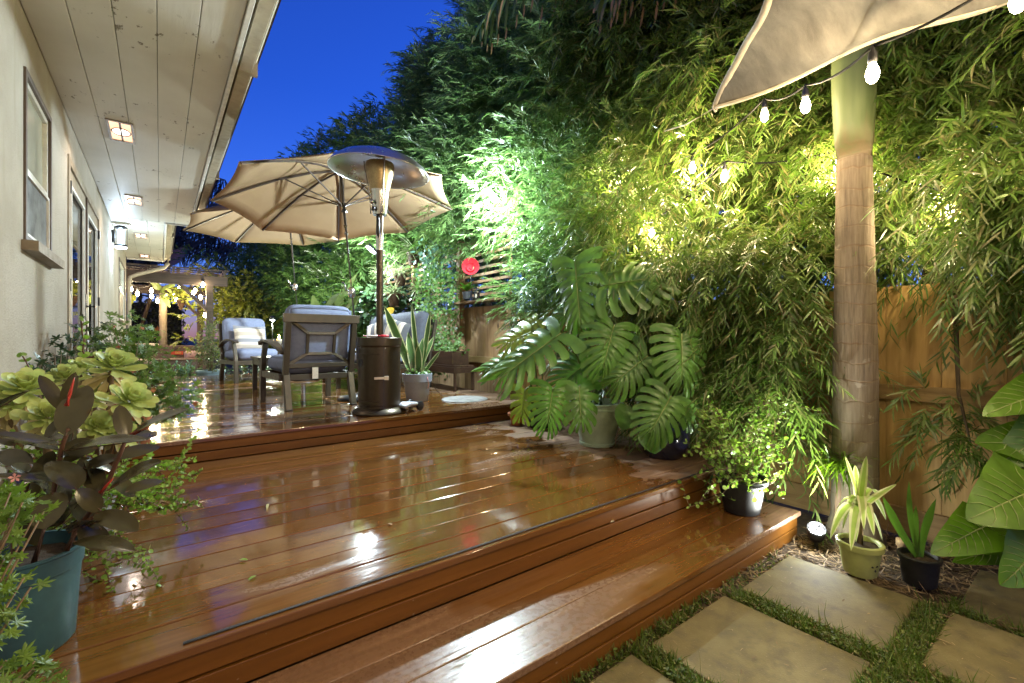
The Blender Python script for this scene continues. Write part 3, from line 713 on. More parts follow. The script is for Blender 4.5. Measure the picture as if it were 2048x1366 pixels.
# paving slabs
SL = [(2.09, 2.62, .50, 1.02, 'square concrete slab nearest the glaring ground spotlight'), (1.45, 1.98, .51, 1.04, 'square concrete slab at the bottom centre beside the deck step'), (.82, 1.35, .52, 1.05, 'concrete slab in the bottom strip, half cut by the picture edge'),
      (2.10, 2.61, -.13, .40, 'concrete slab between two grass joints at the lower right corner'), (2.675, 3.2, -.13, .39, 'grey slab under the big green leaves at the right edge'), (1.46, 1.98, -.13, .40, 'slab at the very bottom edge, right of the grass tuft')]
for a, b, c, d, lab in SL:
    g = G(); n = 5; g.box(a, b, c, d, -.05, 0); o = g.build('paving_slab', M['paver'], None, bevel=.006); tag(o, lab, 'paving slab', 'concrete slabs of the path')
    c0 = Vector(((a + b) / 2, (c + d) / 2, 0)); o.location = c0; o.rotation_euler = (random.uniform(-.006, .006), random.uniform(-.006, .006), random.uniform(-.012, .012))
    for v in o.data.vertices: v.co -= c0

def boards(g, ya, yb, z0, z1, x, th, rng, wmin=.17, wmax=.25):
    y = ya
    while y < yb - .02:
        w_ = min(rng.uniform(wmin, wmax), yb - y)
        g.box(x + rng.uniform(0, .004), x + th, y + .0006, y + w_ - .0006, z0, z1 + rng.uniform(-.006, .006)); y += w_
def fence():
    rng = random.Random(5)
    t = thing('board_fence', 'honey coloured cedar board fence behind the ringed palm trunk', 'fence', (XF, 1, 0))
    g = G(); boards(g, -1.8, 4.38, .05, 1.44, XF, .02, rng); g.build('boards', M['fence'], t, bevel=.002, world=True)
    for z, hh, th in ((.82, .085, .04),): G().box(XF - th, XF - .001, -1.8, 4.38, z - hh / 2, z + hh / 2).build('rail', M['fence_h'], t, bevel=.003, world=True)
    G().box(XF - .024, XF - .001, -1.8, 4.38, -.01, .155).build('kickboard', M['fence_h'], t, bevel=.003, world=True)
    for y in (1.98,): G().box(XF - .09, XF - .002, y - .045, y + .045, .16, .775).build('post', M['fence'], t, bevel=.003, world=True)
    t = thing('slatted_fence', 'cedar fence with posts and a slatted trellis top behind the red flower ornament', 'fence', (XF, 6.5, 0))
    g = G(); boards(g, 4.48, 8.6, .05, 1.56, XF, .02, rng, .18, .24); g.build('boards', M['fence_w'], t, bevel=.002, world=True)
    for y in (4.43, 5.62, 7.1, 8.62): G().box(XF - .09, XF - .003, y - .045, y + .045, 0, 1.60 if y < 5 else 2.5).build('post', M['fence_w'], t, bevel=.004, world=True)
    G().box(XF - .05, XF - .001, 4.48, 5.57, .80, .885).build('rail', M['fence_h'], t, bevel=.003, world=True)
    G().box(XF - .16, XF + .03, 4.40, 5.62, 1.605, 1.635).build('cap_board', M['fence_w'], t, bevel=.003, world=True)
    g = G()
    for k in range(9): g.box(XF - .02, XF + .002, 4.48, 8.58, 1.70 + .09 * k, 1.735 + .09 * k)
    g.box(XF + .003, XF + .02, 4.5, 4.54, 1.64, 2.5); g.box(XF + .003, XF + .02, 6.4, 6.44, 1.64, 2.5)
    g.build('trellis', M['fence_w'], t, world=True)
fence()

# ================================================================== TREES
def sprays(lv, rng, C, rad, per, nl, ln, wd, tpl, out, droop, tw=(.22, .40), mi=0, up=0., keep=None):
    """clump centres C -> drooping twigs set with narrow leaves"""
    n = len(C) * per
    cc = np.repeat(C, per, 0); off = rnd_dirs(n, rng) * (rng.uniform(.25, 1, (n, 1)) ** .6) * rad
    off[:, 2] *= .75; o = cc + off
    if keep is not None: q = keep(o + np.array([-.12, 0, 0])); o = o[q]; off = off[q]; n = len(o)
    ax = unit(off / rad * .8 + out[None, :] * .55 + rng.normal(size=(n, 3)) * .35 + np.array([0, 0, up])[None, :])
    Lt = rng.uniform(tw[0], tw[1], n); dr = rng.uniform(.5, 1.2, n) * droop
    sj = np.linspace(.12, 1, nl)
    pts = o[:, None, :] + ax[:, None, :] * (Lt[:, None] * sj[None, :])[:, :, None]
    pts[:, :, 2] -= dr[:, None] * Lt[:, None] * sj[None, :] ** 2
    tan = ax[:, None, :] * np.ones((1, nl, 1)); tan[:, :, 2] -= 2 * dr[:, None] * sj[None, :]; tan = unit(tan)
    ref = np.array([0, 0, 1.0]); u = np.cross(tan, ref); u = unit(u + 1e-6); v = np.cross(u, tan)
    # leaves stand mostly to the two sides of the twig, some upward
    ph = (np.arange(nl) * PI)[None, :] + rng.normal(size=(n, nl)) * .75
    th = rng.uniform(.55, 1.0, (n, nl)) * (1 - .35 * sj[None, :])
    D = tan * np.cos(th)[:, :, None] + (u * np.cos(ph)[:, :, None] + v * np.abs(np.sin(ph))[:, :, None] * .7) * np.sin(th)[:, :, None]
    D[:, :, 2] -= .12; D = unit(D)
    U = v + rng.normal(size=v.shape) * .4
    lnn = rng.uniform(.6, 1.25, (n, nl)) * ln * (1 - .35 * (np.abs(sj - .45)[None, :]))
    lv.add(tpl, pts.reshape(-1, 3), D.reshape(-1, 3), U.reshape(-1, 3), lnn.ravel(), wd * rng.uniform(.8, 1.2, n * nl), rng.uniform(.05, .6, n * nl) ** 1.2, mi)
    return o, pts
def crown_points(rng, cx, cy, rx, ry, z0, z1, n, front=-.35):
    pts = []
    while len(pts) < n:
        a = rng.uniform(0, 2 * PI); ux, uy = math.cos(a), math.sin(a)
        if ux > .35 and rng.random() < .72: continue
        zz = rng.uniform(0, 1); z = z0 + (z1 - z0) * zz
        k = (1 - max(0, (zz - .62) / .38) ** 2) ** .5 * (.82 + .18 * math.sin(zz * 9 + cy * 3 + a * 2)); k *= (.8 + .2 * min(1, zz / .2))
        r = k * rng.uniform(.80, 1.0) if rng.random() < .8 else k * rng.uniform(.4, .8)
        pts.append((cx + rx * r * ux, cy + ry * r * uy, z))
    return np.array(pts)
def tree_trunk(t, rng, cx, cy, z1, r=.07, forks=7):
    g = G(); base = Vector((0, 0, 0)); pts = [base + Vector((rng.uniform(-.05, .05) * k, rng.uniform(-.05, .05) * k, z1 * k / 6)) for k in range(7)]
    g.tube(pts, [r * (1.15 - .15 * k) for k in range(7)], 8)
    for k in range(forks):
        i = rng.integers(2, 6); p = pts[i]; a = rng.uniform(0, 2 * PI); d = Vector((math.cos(a), math.sin(a), rng.uniform(.2, .9)))
        g.tube([p, p + d * .35 + Vector((0, 0, .05)), p + d * .8, p + d * 1.05 - Vector((0, 0, .1))], [r * .5, r * .38, r * .25, r * .1], 6)
    g.build('trunk', M['bark'], t, True)
HEDGE_GROUP = 'feathery hedge trees in a row behind the fence'
BULBS = np.array([tuple(P(*q)) for q in ((1529, 230, 2.8), (1385, 335, 3.35), (1236, 360, 4.0), (1902, 420, 2.42), (1676, 331, 2.95), (1449, 352, 3.1), (1304, 465, 3.6))] + [tuple(P(985, 392, 4.8)), tuple(P(985, 392, 5.0))])
def airy(o): return np.min(np.linalg.norm(o[:, None, :] - (BULBS + np.array([.03, 0, 0]))[None], axis=2), axis=1) > .23
def hedge_clumps(rng, y, zl, zt, n, half=.82, xf=3.06):
    """leaf clumps of one tree of the clipped row: a lumpy front over the fence, body behind it"""
    pts = []
    while len(pts) < n:
        yy = y + rng.uniform(-half, half); zz = rng.uniform(0, 1) ** .9; z = zl + (zt - zl) * zz
        if zz > .8 and abs(yy - y) > half * (1.0 - (zz - .8) * 4.2): continue
        lump = .16 * math.sin(yy * 3.1 + z * 2.3) + .12 * math.sin(z * 4.1 - yy * 1.7)
        x = xf + lump + 2.4 * max(0, zz - .58) ** 1.5 + (abs(rng.normal()) * .22 if rng.random() < .66 else rng.uniform(.2, 1.9))
        if z < 1.85 and x > 3.36: x = rng.uniform(3.12, 3.34)
        if -.05 < yy < 1.62 and x < 3.62:      # the palm trunk keeps its own space
            x = 3.62 + rng.uniform(0, .3) if z > 1.85 else rng.uniform(3.35, 3.4)
        pts.append((x, yy, z))
    return np.array(pts)
def near_trees():
    specs = [  # y, zlow, ztop, label, clumps
        (-.75, 1.62, 5.0, 'feathery weeping tree over the fence at the right picture edge', 190),
        (.70, 1.58, 5.2, 'feathery weeping tree directly behind the ringed palm trunk', 230),
        (2.10, .95, 5.6, 'feathery weeping tree hung with lit bulbs, between the palm trunk and the split-leaf plant', 265),
        (3.55, 1.30, 6.0, 'feathery weeping tree rising behind the big split-leaf plant', 200),
        (5.0, 2.15, 5.95, 'feathery hedge tree around the cool white floodlight', 180),
        (6.5, 2.75, 5.45, 'tall feathery hedge tree above the slatted trellis, right of the heater dish', 170)]
    for k, (y, zl, zt, lab, n) in enumerate(specs):
        rng = np.random.default_rng(100 + k); t = thing('hedge_tree', lab, 'tree', (4.45, y, 0), 0, HEDGE_GROUP)
        tree_trunk(t, rng, 0, 0, zt - .6, .075, 8)
        lv = L(); C = hedge_clumps(rng, y, zl, zt, n); C = C[~((C[:, 1] > 4.1) & (C[:, 2] < 2.35))]
        if k == 2: C = np.vstack([C, [(rng.uniform(3.2, 3.34), rng.uniform(1.0, 2.4), rng.uniform(.55, 1.1)) for _ in range(16)]])
        if k == 1: C = np.vstack([C, [(3.34, 1.45, .75), (3.34, 1.5, 1.0), (3.33, 1.42, 1.25), (3.36, 1.4, 1.6), (3.33, .15, 1.45), (3.34, .42, 1.55), (3.36, .3, 1.75), (3.34, .05, 1.6), (3.32, .48, 1.7), (3.3, -.15, 1.6), (3.34, .2, 1.65), (3.4, .62, 1.62), (3.42, .5, 1.58), (3.42, .36, 1.62), (3.5, .58, 1.75), (3.5, .42, 1.7), (3.42, .7, 1.7), (3.55, .66, 1.9)]])
        if k == 1: C = np.vstack([C, [(rng.uniform(3.2, 3.34), rng.uniform(-.1, .52), rng.uniform(1.66, 2.0)) for _ in range(16)], [(rng.uniform(3.24, 3.34), rng.uniform(1.15, 1.6), rng.uniform(1.0, 1.8)) for _ in range(8)]])
        if k == 0: C = np.vstack([C, [(rng.uniform(3.2, 3.34), rng.uniform(-.6, .05), rng.uniform(1.66, 1.95)) for _ in range(12)], [(3.33, -.1, 1.5), (3.3, -.3, 1.55)]])
        if k == 9: C = np.vstack([C, [(3.3, 4.25, 1.55), (3.25, 4.3, 1.75), (3.3, 4.15, 1.35)]])
        sprays(lv, rng, C, .33, 22, 19, .118 if k < 3 else .105, .0098 if k < 3 else .0115, 'strap', np.array([-.6, 0, -.05 if k < 3 else .2]), .6 if k < 3 else .2, (.2, .42), keep=lambda o: airy(o) & ~((o[:, 0] < 3.28) & (o[:, 1] > .5) & (o[:, 1] < 1.12)))
        if k == 1:   # one low hanging spray right of the palm
            C2 = np.array([(3.22, .45, .72), (3.2, .38, .60), (3.22, .52, .62), (3.2, .32, .66), (3.24, .55, .80)])
            sprays(lv, rng, C2, .11, 9, 20, .10, .0095, 'strap', np.array([-.2, -.15, -.1]), .8, (.15, .26))
            G().tube([(3.9, .5, 1.9), (3.5, .52, 1.75), (3.36, .5, 1.3), (3.25, .47, .85), (3.22, .42, .6)], [.02, .016, .012, .008, .004], 6).build('branch', M['bark'], t, True, world=True)
        CB = np.stack([rng.uniform(3.85, 5.1, 90), y + rng.uniform(-.85, .85, 90), zl + .5 + (zt - zl - .9) * rng.uniform(0, 1, 90)], 1); sprays(lv, rng, CB, .45, 12, 11, .17, .045, 'dia', np.array([-.4, 0, .1]), .3, (.25, .45))
        lv.build('crown', M['podo_near' if k < 3 else 'podo_mid'], t)
near_trees()
def far_trees():
    protos = []
    for v in range(3):
        rng = np.random.default_rng(300 + v); lv = L(); C = hedge_clumps(rng, 0, .3, 6.3, 190, .95, -1.4)
        C[:, 0] = np.where((C[:, 2] < 1.85) & (C[:, 0] > 2), rng.uniform(-1.35, -.9, len(C)), C[:, 0])
        sprays(lv, rng, C, .42, 17, 13, .15, .026, 'dia', np.array([-.4, 0, .3]), .12, (.18, .36))
        protos.append(lv.mesh('crown', M['podo_far'])); protos[-1].name = 'crown'
    rngt = np.random.default_rng(9); first = None
    ys = [7.7, 9.2, 10.7, 12.2, 13.8, 15.5, 17.3, 19.2, 21.4, 23.8, 26.5]
    for i, y in enumerate(ys):
        if i < 2: lab = ['hedge tree behind the heater pole, its crown topped by the parasol edge', 'hedge tree beside the second bright floodlight behind the parasols'][i]
        else: lab = 'feathery green hedge tree in the far row beyond the parasols'
        t = thing('hedge_tree', lab, 'tree', (4.5 + rngt.uniform(-.1, .15), y, 0), 0, HEDGE_GROUP if i < 2 else 'far hedge trees beyond the parasols')
        if first is None:
            tree_trunk(t, rngt, 0, 0, 5.6, .09, 5); first = t.children[0]
        else:
            c = first.copy(); link(c, t); c.parent = t
        o = bpy.data.objects.new('crown', protos[i % 3]); link(o, t); s_ = (.97, .94, 1.0, 1.05, 1.1, 1.13, 1.14, 1.14, 1.1, 1.02, .98)[i]
        o.scale = (1 + .06 * math.sin(i * 2.1), 1.0 + .25 * (i > 5), s_); o.rotation_euler = (0, 0, rngt.uniform(-.35, .35))
        if i == 0: o.location.z = 2.2; o.scale.z = .62
far_trees()

# ================================================================== RINGED PALM
def frond(t, pts, ln, n, dry=0, seed=0, droop=.9):
    rng = np.random.default_rng(seed); pts = [Vector(p) - t.location for p in pts]
    cur = []
    for i in range(41):     # smooth the midrib
        s = i / 40 * (len(pts) - 1); k = min(int(s), len(pts) - 2); f = s - k
        p0, p1, p2, p3 = pts[max(k - 1, 0)], pts[k], pts[k + 1], pts[min(k + 2, len(pts) - 1)]
        cur.append(.5 * ((2 * p1) + (p2 - p0) * f + (2 * p0 - 5 * p1 + 4 * p2 - p3) * f * f + (3 * p1 - p0 - 3 * p2 + p3) * f ** 3))
    g = G().tube(cur, [.022 * (1 - .8 * i / 40) + .003 for i in range(41)], 6); fr = g.build('frond', M['stem_green'], t, True)
    lv = L(); A = np.array([tuple(p) for p in cur]); s = np.linspace(.14, 1, n) * 40; i0 = np.clip(s.astype(int), 0, 39); f = s - i0
    o = A[i0] * (1 - f[:, None]) + A[i0 + 1] * f[:, None]; tan = unit(A[i0 + 1] - A[i0]); side = unit(np.cross(tan, [0, 0, 1.0]))
    for sg in (1, -1):
        D = unit(tan * .55 + side * sg * .65 + np.array([0, 0, -droop])[None] * rng.uniform(.6, 1.3, (n, 1)) + rng.normal(size=(n, 3)) * .10)
        l_ = ln * np.sin(PI * np.clip(np.linspace(.12, .97, n), 0, 1)) ** .6 * rng.uniform(.8, 1.15, n)
        cut = rng.uniform(.62, .85, n)
        lv.add('long', o, D, side * sg + np.array([0, 0, .6]), l_, .035, rng.uniform(.05, .25, n), 0)
        if dry:
            e = o + D * (l_ * .78)[:, None]; e[:, 2] -= .1 * l_
            lv.add('strap', e, unit(D + np.array([0, 0, -.5])), side * sg, l_ * .33, .02, .2, 1)
    lo = lv.build('leaflets', [M['frond'], M['frond_dry']], None, False); lo.parent = fr
def palm():
    t = thing('palm_tree', 'ringed palm trunk with smooth green crownshaft standing before the board fence', 'palm tree', (3.155, .89, -.02))
    g = G(); prof = []
    zs = np.linspace(0, 2.16, 60)
    for z in zs:
        r = .114 - .008 * min(1, z / 1.0) - .021 * max(0, z - 1.0) + .05 * max(0, 1 - z / .16) ** 2 + .0012 * math.sin(z * 58 + 2 * math.sin(z * 11))
        prof.append((r, z))
    pts = [(-.065 * (z / 2.16) + .012 * math.sin(z * 2), -.01 * z, z) for _, z in prof]
    g.tube(pts, [p[0] for p in prof], 28); g.build('trunk', M['palm_bark'], t, True)
    g = G(); top = Vector(pts[-1]); zz = np.linspace(0, 1.15, 14)
    g.tube([(top.x - .02 * z, top.y, 2.15 + z) for z in zz], [.083 + .020 * math.sin(min(1, z / .5) * PI / 2) - .06 * max(0, z - .55) for z in zz], 24)
    g.build('crownshaft', M['crownshaft'], t, True)
    c = Vector((3.12, .85, 3.25))
    ends = [((2.5, 2.4, 4.5), (2.2, 3.3, 3.85), 1), ((2.9, 1.6, 4.2), (2.6, 2.3, 3.68), 1), ((2.2, 1.4, 4.6), (1.3, 1.9, 4.3), 1), ((3.9, 1.9, 4.3), (4.4, 2.6, 3.7), 0), ((3.9, .2, 4.3), (4.5, -.4, 3.7), 0), ((2.6, 0, 4.3), (2.1, -.9, 3.8), 0), ((2.3, .5, 4.35), (1.4, .1, 3.9), 0)]
    for k, (m, e, d) in enumerate(ends): frond(t, [c, c.lerp(Vector(m), .5) + Vector((0, 0, .3)), m, e], (.62 if d else .55), (30 if d else 46), d, 40 + k, 1.25 if d else .8)
palm()

# ================================================================== STRING LIGHTS, SPOTS
WARM = (1.0, .765, .44)
GLASS_WARM = clear_glow('bulb_glass_warm', (1, .84, .52), 16)
def strings(label, pts, power, ends=(), name='string_lights', rb=.0225, cable=True):
    t = thing(name, label, 'string lights', Vector(pts[0][:3]))
    L0 = t.location; g = G(); allp = [Vector(p[:3]) + Vector((0, 0, .115 * rb / .026)) for p in pts]
    path = ([Vector(ends[0])] if ends and ends[0] else []) + allp + ([Vector(ends[1])] if len(ends) > 1 and ends[1] else [])
    cur = []
    for a, b in zip(path, path[1:]):
        sag = .06 * (b - a).length
        for i in range(7): f = i / 7; cur.append(a.lerp(b, f) - Vector((0, 0, sag * 4 * f * (1 - f))))
    cur.append(path[-1]); g.tube([p - L0 for p in cur], .006 * rb / .026, 6); g.build('cable', plain('cable_rubber', (.006, .006, .006), .8, spec=.2), t, True)
    k = rb / .026
    for p in pts:
        c = Vector(p[:3]) - L0; e = p[3] if len(p) > 3 else power
        b = G().lathe([(.0, -.047 * k), (.012 * k, -.044 * k), (.022 * k, -.03 * k), (.026 * k, -.008 * k), (.023 * k, .012 * k), (.015 * k, .032 * k), (.013 * k, .042 * k)], n=14).build('bulb', GLASS_WARM, t, True); b.location = c
        s = G().lathe([(.0, .04 * k), (.016 * k, .04 * k), (.019 * k, .055 * k), (.017 * k, .085 * k), (.008 * k, .10 * k), (.006 * k, .118 * k), (0, .118 * k)], n=12).build('socket', M['black'], b, True)
        f = G().tube([(-.006 * k, 0, .03 * k), (-.008 * k, 0, -.015 * k), (0, 0, -.03 * k), (.008 * k, 0, -.015 * k), (.006 * k, 0, .03 * k)], .0022 * k, 5).build('filament', glow('filament_glow', (1, .9, .7), 40), b)
        if e > 0:
            ld = bpy.data.lights.new('bulb_lamp', 'POINT'); ld.energy = e; ld.color = WARM; ld.shadow_soft_size = .022 * k
            lo = bpy.data.objects.new('lamp', ld); link(lo, b)
    return t
S1 = [(2.9, -1.5, 2.45), (2.2, -1.85, 2.4), (1.5, -1.9, 2.4), (.7, -1.6, 2.42), (-.15, -.95, 2.45), (.55, -1.0, 2.35), (1.2, -.75, 2.3), (1.78, -.3, 2.27), (*P(2036, 0, 1.5), ), (*P(1745, 145, 1.76),), (*P(1611, 210, 2.3),), (*P(1529, 230, 2.8),), (*P(1385, 335, 3.35),), (*P(1236, 360, 4.0),)]  # first four bulbs, behind the camera, are unseen and added as fill light
strings('warm bulb string running under the shade sail and into the hedge, plus added fill bulbs behind the camera', [p + ((13,) if i < 4 else (10,) if i < 8 else (3.5,) if i in (8, 9) else (8,) if i in (10, 11) else (19,)) for i, p in enumerate(S1)], 12, ((3.42, -1.2, 2.5), P(1120, 330, 4.6)))
S2 = [(2.72, -.40, 2.0, 30), (*P(1902, 420, 2.42), ), (*P(1676, 331, 2.95),), (*P(1449, 352, 3.1),), (*P(1304, 465, 3.6),)]  # first bulb is out of view, added to brighten the fence and big leaves
strings('second warm bulb string half buried in the hedge behind the palm trunk, plus one added fill bulb out of view', S2, 18, ((3.42, -1.0, 2.1), P(1200, 480, 4.2)))
def flood(label, c, e, aim):
    t = thing('flood_light', label, 'floodlight', c); aim = Vector(aim); q = Vector((0, 0, -1)).rotation_difference((aim - Vector(c)).normalized()).to_matrix().to_4x4()
    G().box(-.09, .09, -.06, .06, .0, .05, 0, q).build('housing', M['black_metal'], t, bevel=.006)
    G().box(-.05, .05, -.03, .03, -.006, -.001, 0, q).build('lens', glow('flood_lens', (.86, .95, 1), 25), t)
    G().tube([(0, 0, 0), (.12, 0, -.05), (.6, 0, -.2)], .012, 6).build('bracket', M['black_metal'], t)
    ld = bpy.data.lights.new('flood_lamp', 'POINT'); ld.energy = e; ld.color = (.74, .90, 1.0); ld.shadow_soft_size = .05
    lo = bpy.data.objects.new('lamp', ld); link(lo, t); lo.location = (aim - Vector(c)).normalized() * .10
flood('cool white floodlight glaring in the hedge right of the parasol', P(985, 392, 4.8), 210, (1.2, 4.2, .6))
flood('cool white floodlight behind the heater pole, above the sofa', P(742, 500, 7.15), 150, (1.0, 7.0, .5))
def ground_spot():
    t = thing('ground_spotlight', 'glaring white ground spotlight beside the end of the deck step', 'spotlight', (2.83, .97, -.01))
    q = Matrix.Rotation(R(-62), 4, Vector((.79, -.61, 0)))
    q = Vector((0, 0, 1)).rotation_difference(Vector((-.42, -.20, .78)).normalized()).to_matrix().to_4x4(); c = Vector((0, 0, .09))
    G().lathe([(0, -.05), (.03, -.05), (.042, -.02), (.046, .035), (.041, .035), (.036, 0), (0, -.002)], c, 20, q).build('housing', M['black_metal'], t, True)
    G().lathe([(0, .012), (.040, .012)], c, 20, q).build('reflector', M['black'], t)
    g = G()
    for k in range(13):
        a = k * 2.3999; r_ = .009 * math.sqrt(k * 1.35); g.lathe([(0, .021), (.0055, .020), (.0072, .013)], c + q.to_3x3() @ Vector((r_ * math.cos(a), r_ * math.sin(a), 0)), 8, q)
    g.build('led_array', glow('spot_led', (.93, .97, 1), 25), t)
    G().tube([(0, 0, -.06), (0, 0, .07)], .01, 6).build('stake', M['black'], t)
    g = G(); g.box(-.04, .04, -.004, .004, .016, .024); g.box(-.004, .004, -.04, .04, .016, .024); g.v = [tuple(q @ Vector(p) + c) for p in g.v]; g.build('guard', M['black_metal'], t)
    ld = bpy.data.lights.new('spot_lamp', 'POINT'); ld.energy = 3.5; ld.color = (.93, .97, .95); ld.shadow_soft_size = .03
    lo = bpy.data.objects.new('lamp', ld); link(lo, t); lo.location = c + q.to_3x3() @ Vector((0, 0, .11))
    ld = bpy.data.lights.new('spot_beam', 'SPOT'); ld.energy = 55; ld.color = (.95, .98, .90); ld.shadow_soft_size = .03; ld.spot_size = R(120); ld.spot_blend = .7
    lo = bpy.data.objects.new('lamp', ld); link(lo, t); lo.location = c + q.to_3x3() @ Vector((0, 0, .03)); lo.rotation_euler = Vector((0, 0, -1)).rotation_difference(Vector((-.30, .26, .72)).normalized()).to_euler()
ground_spot()
def garden_light():
    t = thing('garden_light', 'small cool garden light low in the far hedge beyond the armchairs', 'garden light', P(545, 637, 9.9))
    G().lathe([(0, -.03), (.05, -.03), (.06, .0), (.05, .05), (0, .06)], n=14).build('head', M['black_metal'], t, True)
    G().lathe([(0, -.05), (.03, -.048), (.045, -.032), (0, -.032)], n=14).build('lens', glow('garden_lens', (.8, .92, 1), 30), t, True)
    G().tube([(0, .0, 0), (0, .0, -1.5)], .012, 6).build('stake', M['black'], t)
    ld = bpy.data.lights.new('garden_lamp', 'POINT'); ld.energy = 140; ld.color = (.92, 1, .78); ld.shadow_soft_size = .04
    lo = bpy.data.objects.new('lamp', ld); link(lo, t); lo.location = (0, 0, -.12)
garden_light()

# ================================================================== SHADE SAIL
def sail():
    A, B, C = Vector(P(1430, 215, 2.2)), Vector((3.9, -1.2, 2.75)), Vector((.52, .15, 2.95)); D = Vector((1.6, -3.0, 2.95))
    t = thing('shade_sail', 'grey brown shade sail corner stretched overhead at the upper right', 'shade sail', A)
    n = 40; g = G(); V = []
    def pt(u, v):   # u along A-C side, v along A-B side
        p = A * (1 - u) * (1 - v) + C * u * (1 - v) + B * v * (1 - u) + D * u * v
        ce = (A + B + C + D) / 4
        k = (u * (1 - u) * ((1 - v) ** 6 + v ** 6) + v * (1 - v) * ((1 - u) ** 6 + u ** 6)) * .62
        p = p.lerp(ce, k)
        p.z -= .35 * u * (1 - u) * v * (1 - v) * 4 * .5
        p.z += .02 * math.sin(26 * (u - v) + 4 * u * v) * math.exp(-3 * min(u, v)) + .006 * math.sin(60 * u + 7 * v)
        return p - A
    for i in range(n + 1):
        for j in range(n + 1): V.append(pt((i / n) ** 1.5, (j / n) ** 1.5))
    g.add(V, [(i * (n + 1) + j, (i + 1) * (n + 1) + j, (i + 1) * (n + 1) + j + 1, i * (n + 1) + j + 1) for i in range(n) for j in range(n)])
    o = g.build('cloth', M['sail'], t, True); md = o.modifiers.new('thick', 'SOLIDIFY'); md.thickness = .0015
    g = G(); g.ribbon([pt((i / n) ** 1.5, 0) for i in range(n + 1)], .03, .005, mi=0); g.ribbon([pt(0, (i / n) ** 1.5) for i in range(n + 1)], .03, .005); g.build('hem', M['sail_hem'], t, True)
    e = Vector(P(1330, 262, 3.1)) - A
    g = G(); g.tube([Vector((0, 0, 0)), e * .5 - Vector((0, 0, .02)), e], .004, 6); ring = [(.018 * math.cos(a), .0, .018 * math.sin(a)) for a in np.linspace(0, 2 * PI, 13)]; g.tube(ring, .0035, 6)
    g.build('rope', M['sail_hem'], t, True)
sail()

# ================================================================== FURNITURE
def umbrella(label, c, n, r, h, a0, group):
    c = Vector(c); n = Vector((n[0], n[1], 1)).normalized(); k = (c.z - Z_UP) / n.z; base = c - n * k
    t = thing('parasol', label, 'parasol', base, 0, group); c = c - base; T = lambda p: Vector(p)
    u = Vector((0, 1, 0)).cross(n).normalized(); v = n.cross(u)
    tip = [c - n * h + (u * math.cos(a0 + q * PI / 4) + v * math.sin(a0 + q * PI / 4)) * r for q in range(8)]
    g = G(); m = 8
    for q in range(8):
        a, b = tip[q], tip[(q + 1) % 8]; V = []
        for i in range(m + 1):
            f = i / m
            for j in range(m + 1):
                s = j / m; rim = a.lerp(b, s); rim = rim.lerp(c - n * h * .7, .035 * 4 * s * (1 - s)); p = c.lerp(rim, f)
                p += n * (.05 * math.sin(PI * f) - .02 * 4 * s * (1 - s) * f * (1 - f) * 2)
                V.append(p)
        g.add(V, [(i * (m + 1) + j, (i + 1) * (m + 1) + j, (i + 1) * (m + 1) + j + 1, i * (m + 1) + j + 1) for i in range(m) for j in range(m)])
    can = g.build('canopy', M['canvas'], t, True); md = can.modifiers.new('thick', 'SOLIDIFY'); md.thickness = .002; md.offset = 1
    g = G(); V = [c + n * .075]; 
    for q in range(8): V.append(c - n * .055 + (tip[q] - (c - n * h)) * .2 + n * .035)
    g.add(V, [(0, 1 + q, 1 + (q + 1) % 8) for q in range(8)]); vt = g.build('vent', M['canvas'], t)
    run = c - n * .46; hub = c - n * .03
    for q in range(8):
        e = c.lerp(tip[q], .985) - n * .012; mid = c.lerp(tip[q], .5) + n * .038
        G().ribbon([hub - n * .01, c.lerp(tip[q], .25) + n * .018, mid, c.lerp(tip[q], .75) + n * .02, e], .012, .02, n).build('rib', M['trim_brown'], t)
    g = G()
    for q in range(8): g.bar(run, c.lerp(tip[q], .45) + n * .024, .009, .014)
    g.build('struts', M['trim_brown'], t)
    g = G().tube([run - n * .06, run + n * .03], .034, 12); g.build('runner', M['black'], t, True); G().tube([hub - n * .06, hub], .034, 12).build('hub', M['black'], t, True)
    g = G().tube([Vector((0, 0, .05)), c - n * .02], .0215, 14); g.build('pole', plain('pole_grey', (.20, .19, .18), .35, .5), t, True)
    j = c - n * .78; G().tube([j, j + n * .1], .022, 14).build('tilt_joint', M['steel'], t, True)
    cr = c - n * 1.45; g = G().lathe([(0, -.05), (.03, -.05), (.042, -.02), (.042, .03), (.03, .06), (0, .06)], cr, 14); g.tube([cr, cr + Vector((-.07, -.04, .02)), cr + Vector((-.10, -.06, .09))], .009, 6); g.tube([cr + Vector((-.10, -.06, .09)), cr + Vector((-.13, -.10, .10))], .012, 8)
    g.build('crank', M['steel'], t, True)
    G().lathe([(0, .0), (.24, .0), (.245, .012), (.235, .03), (.12, .05), (.05, .065), (.034, .09), (.034, .34), (0, .34)], n=32).build('base', M['black_metal'], t, True)
    return t
umbrella('larger looking nearer tan parasol tilted above the front armchair', (1.62, 5.31, 3.07), (-.047, .134), 1.276, .444, -1.028, 'tan parasols over the deck')
umbrella('farther tan parasol half hidden behind the nearer one', (1.58, 7.84, 3.374), (-.079, .014), 1.45, .535, .425, 'tan parasols over the deck')

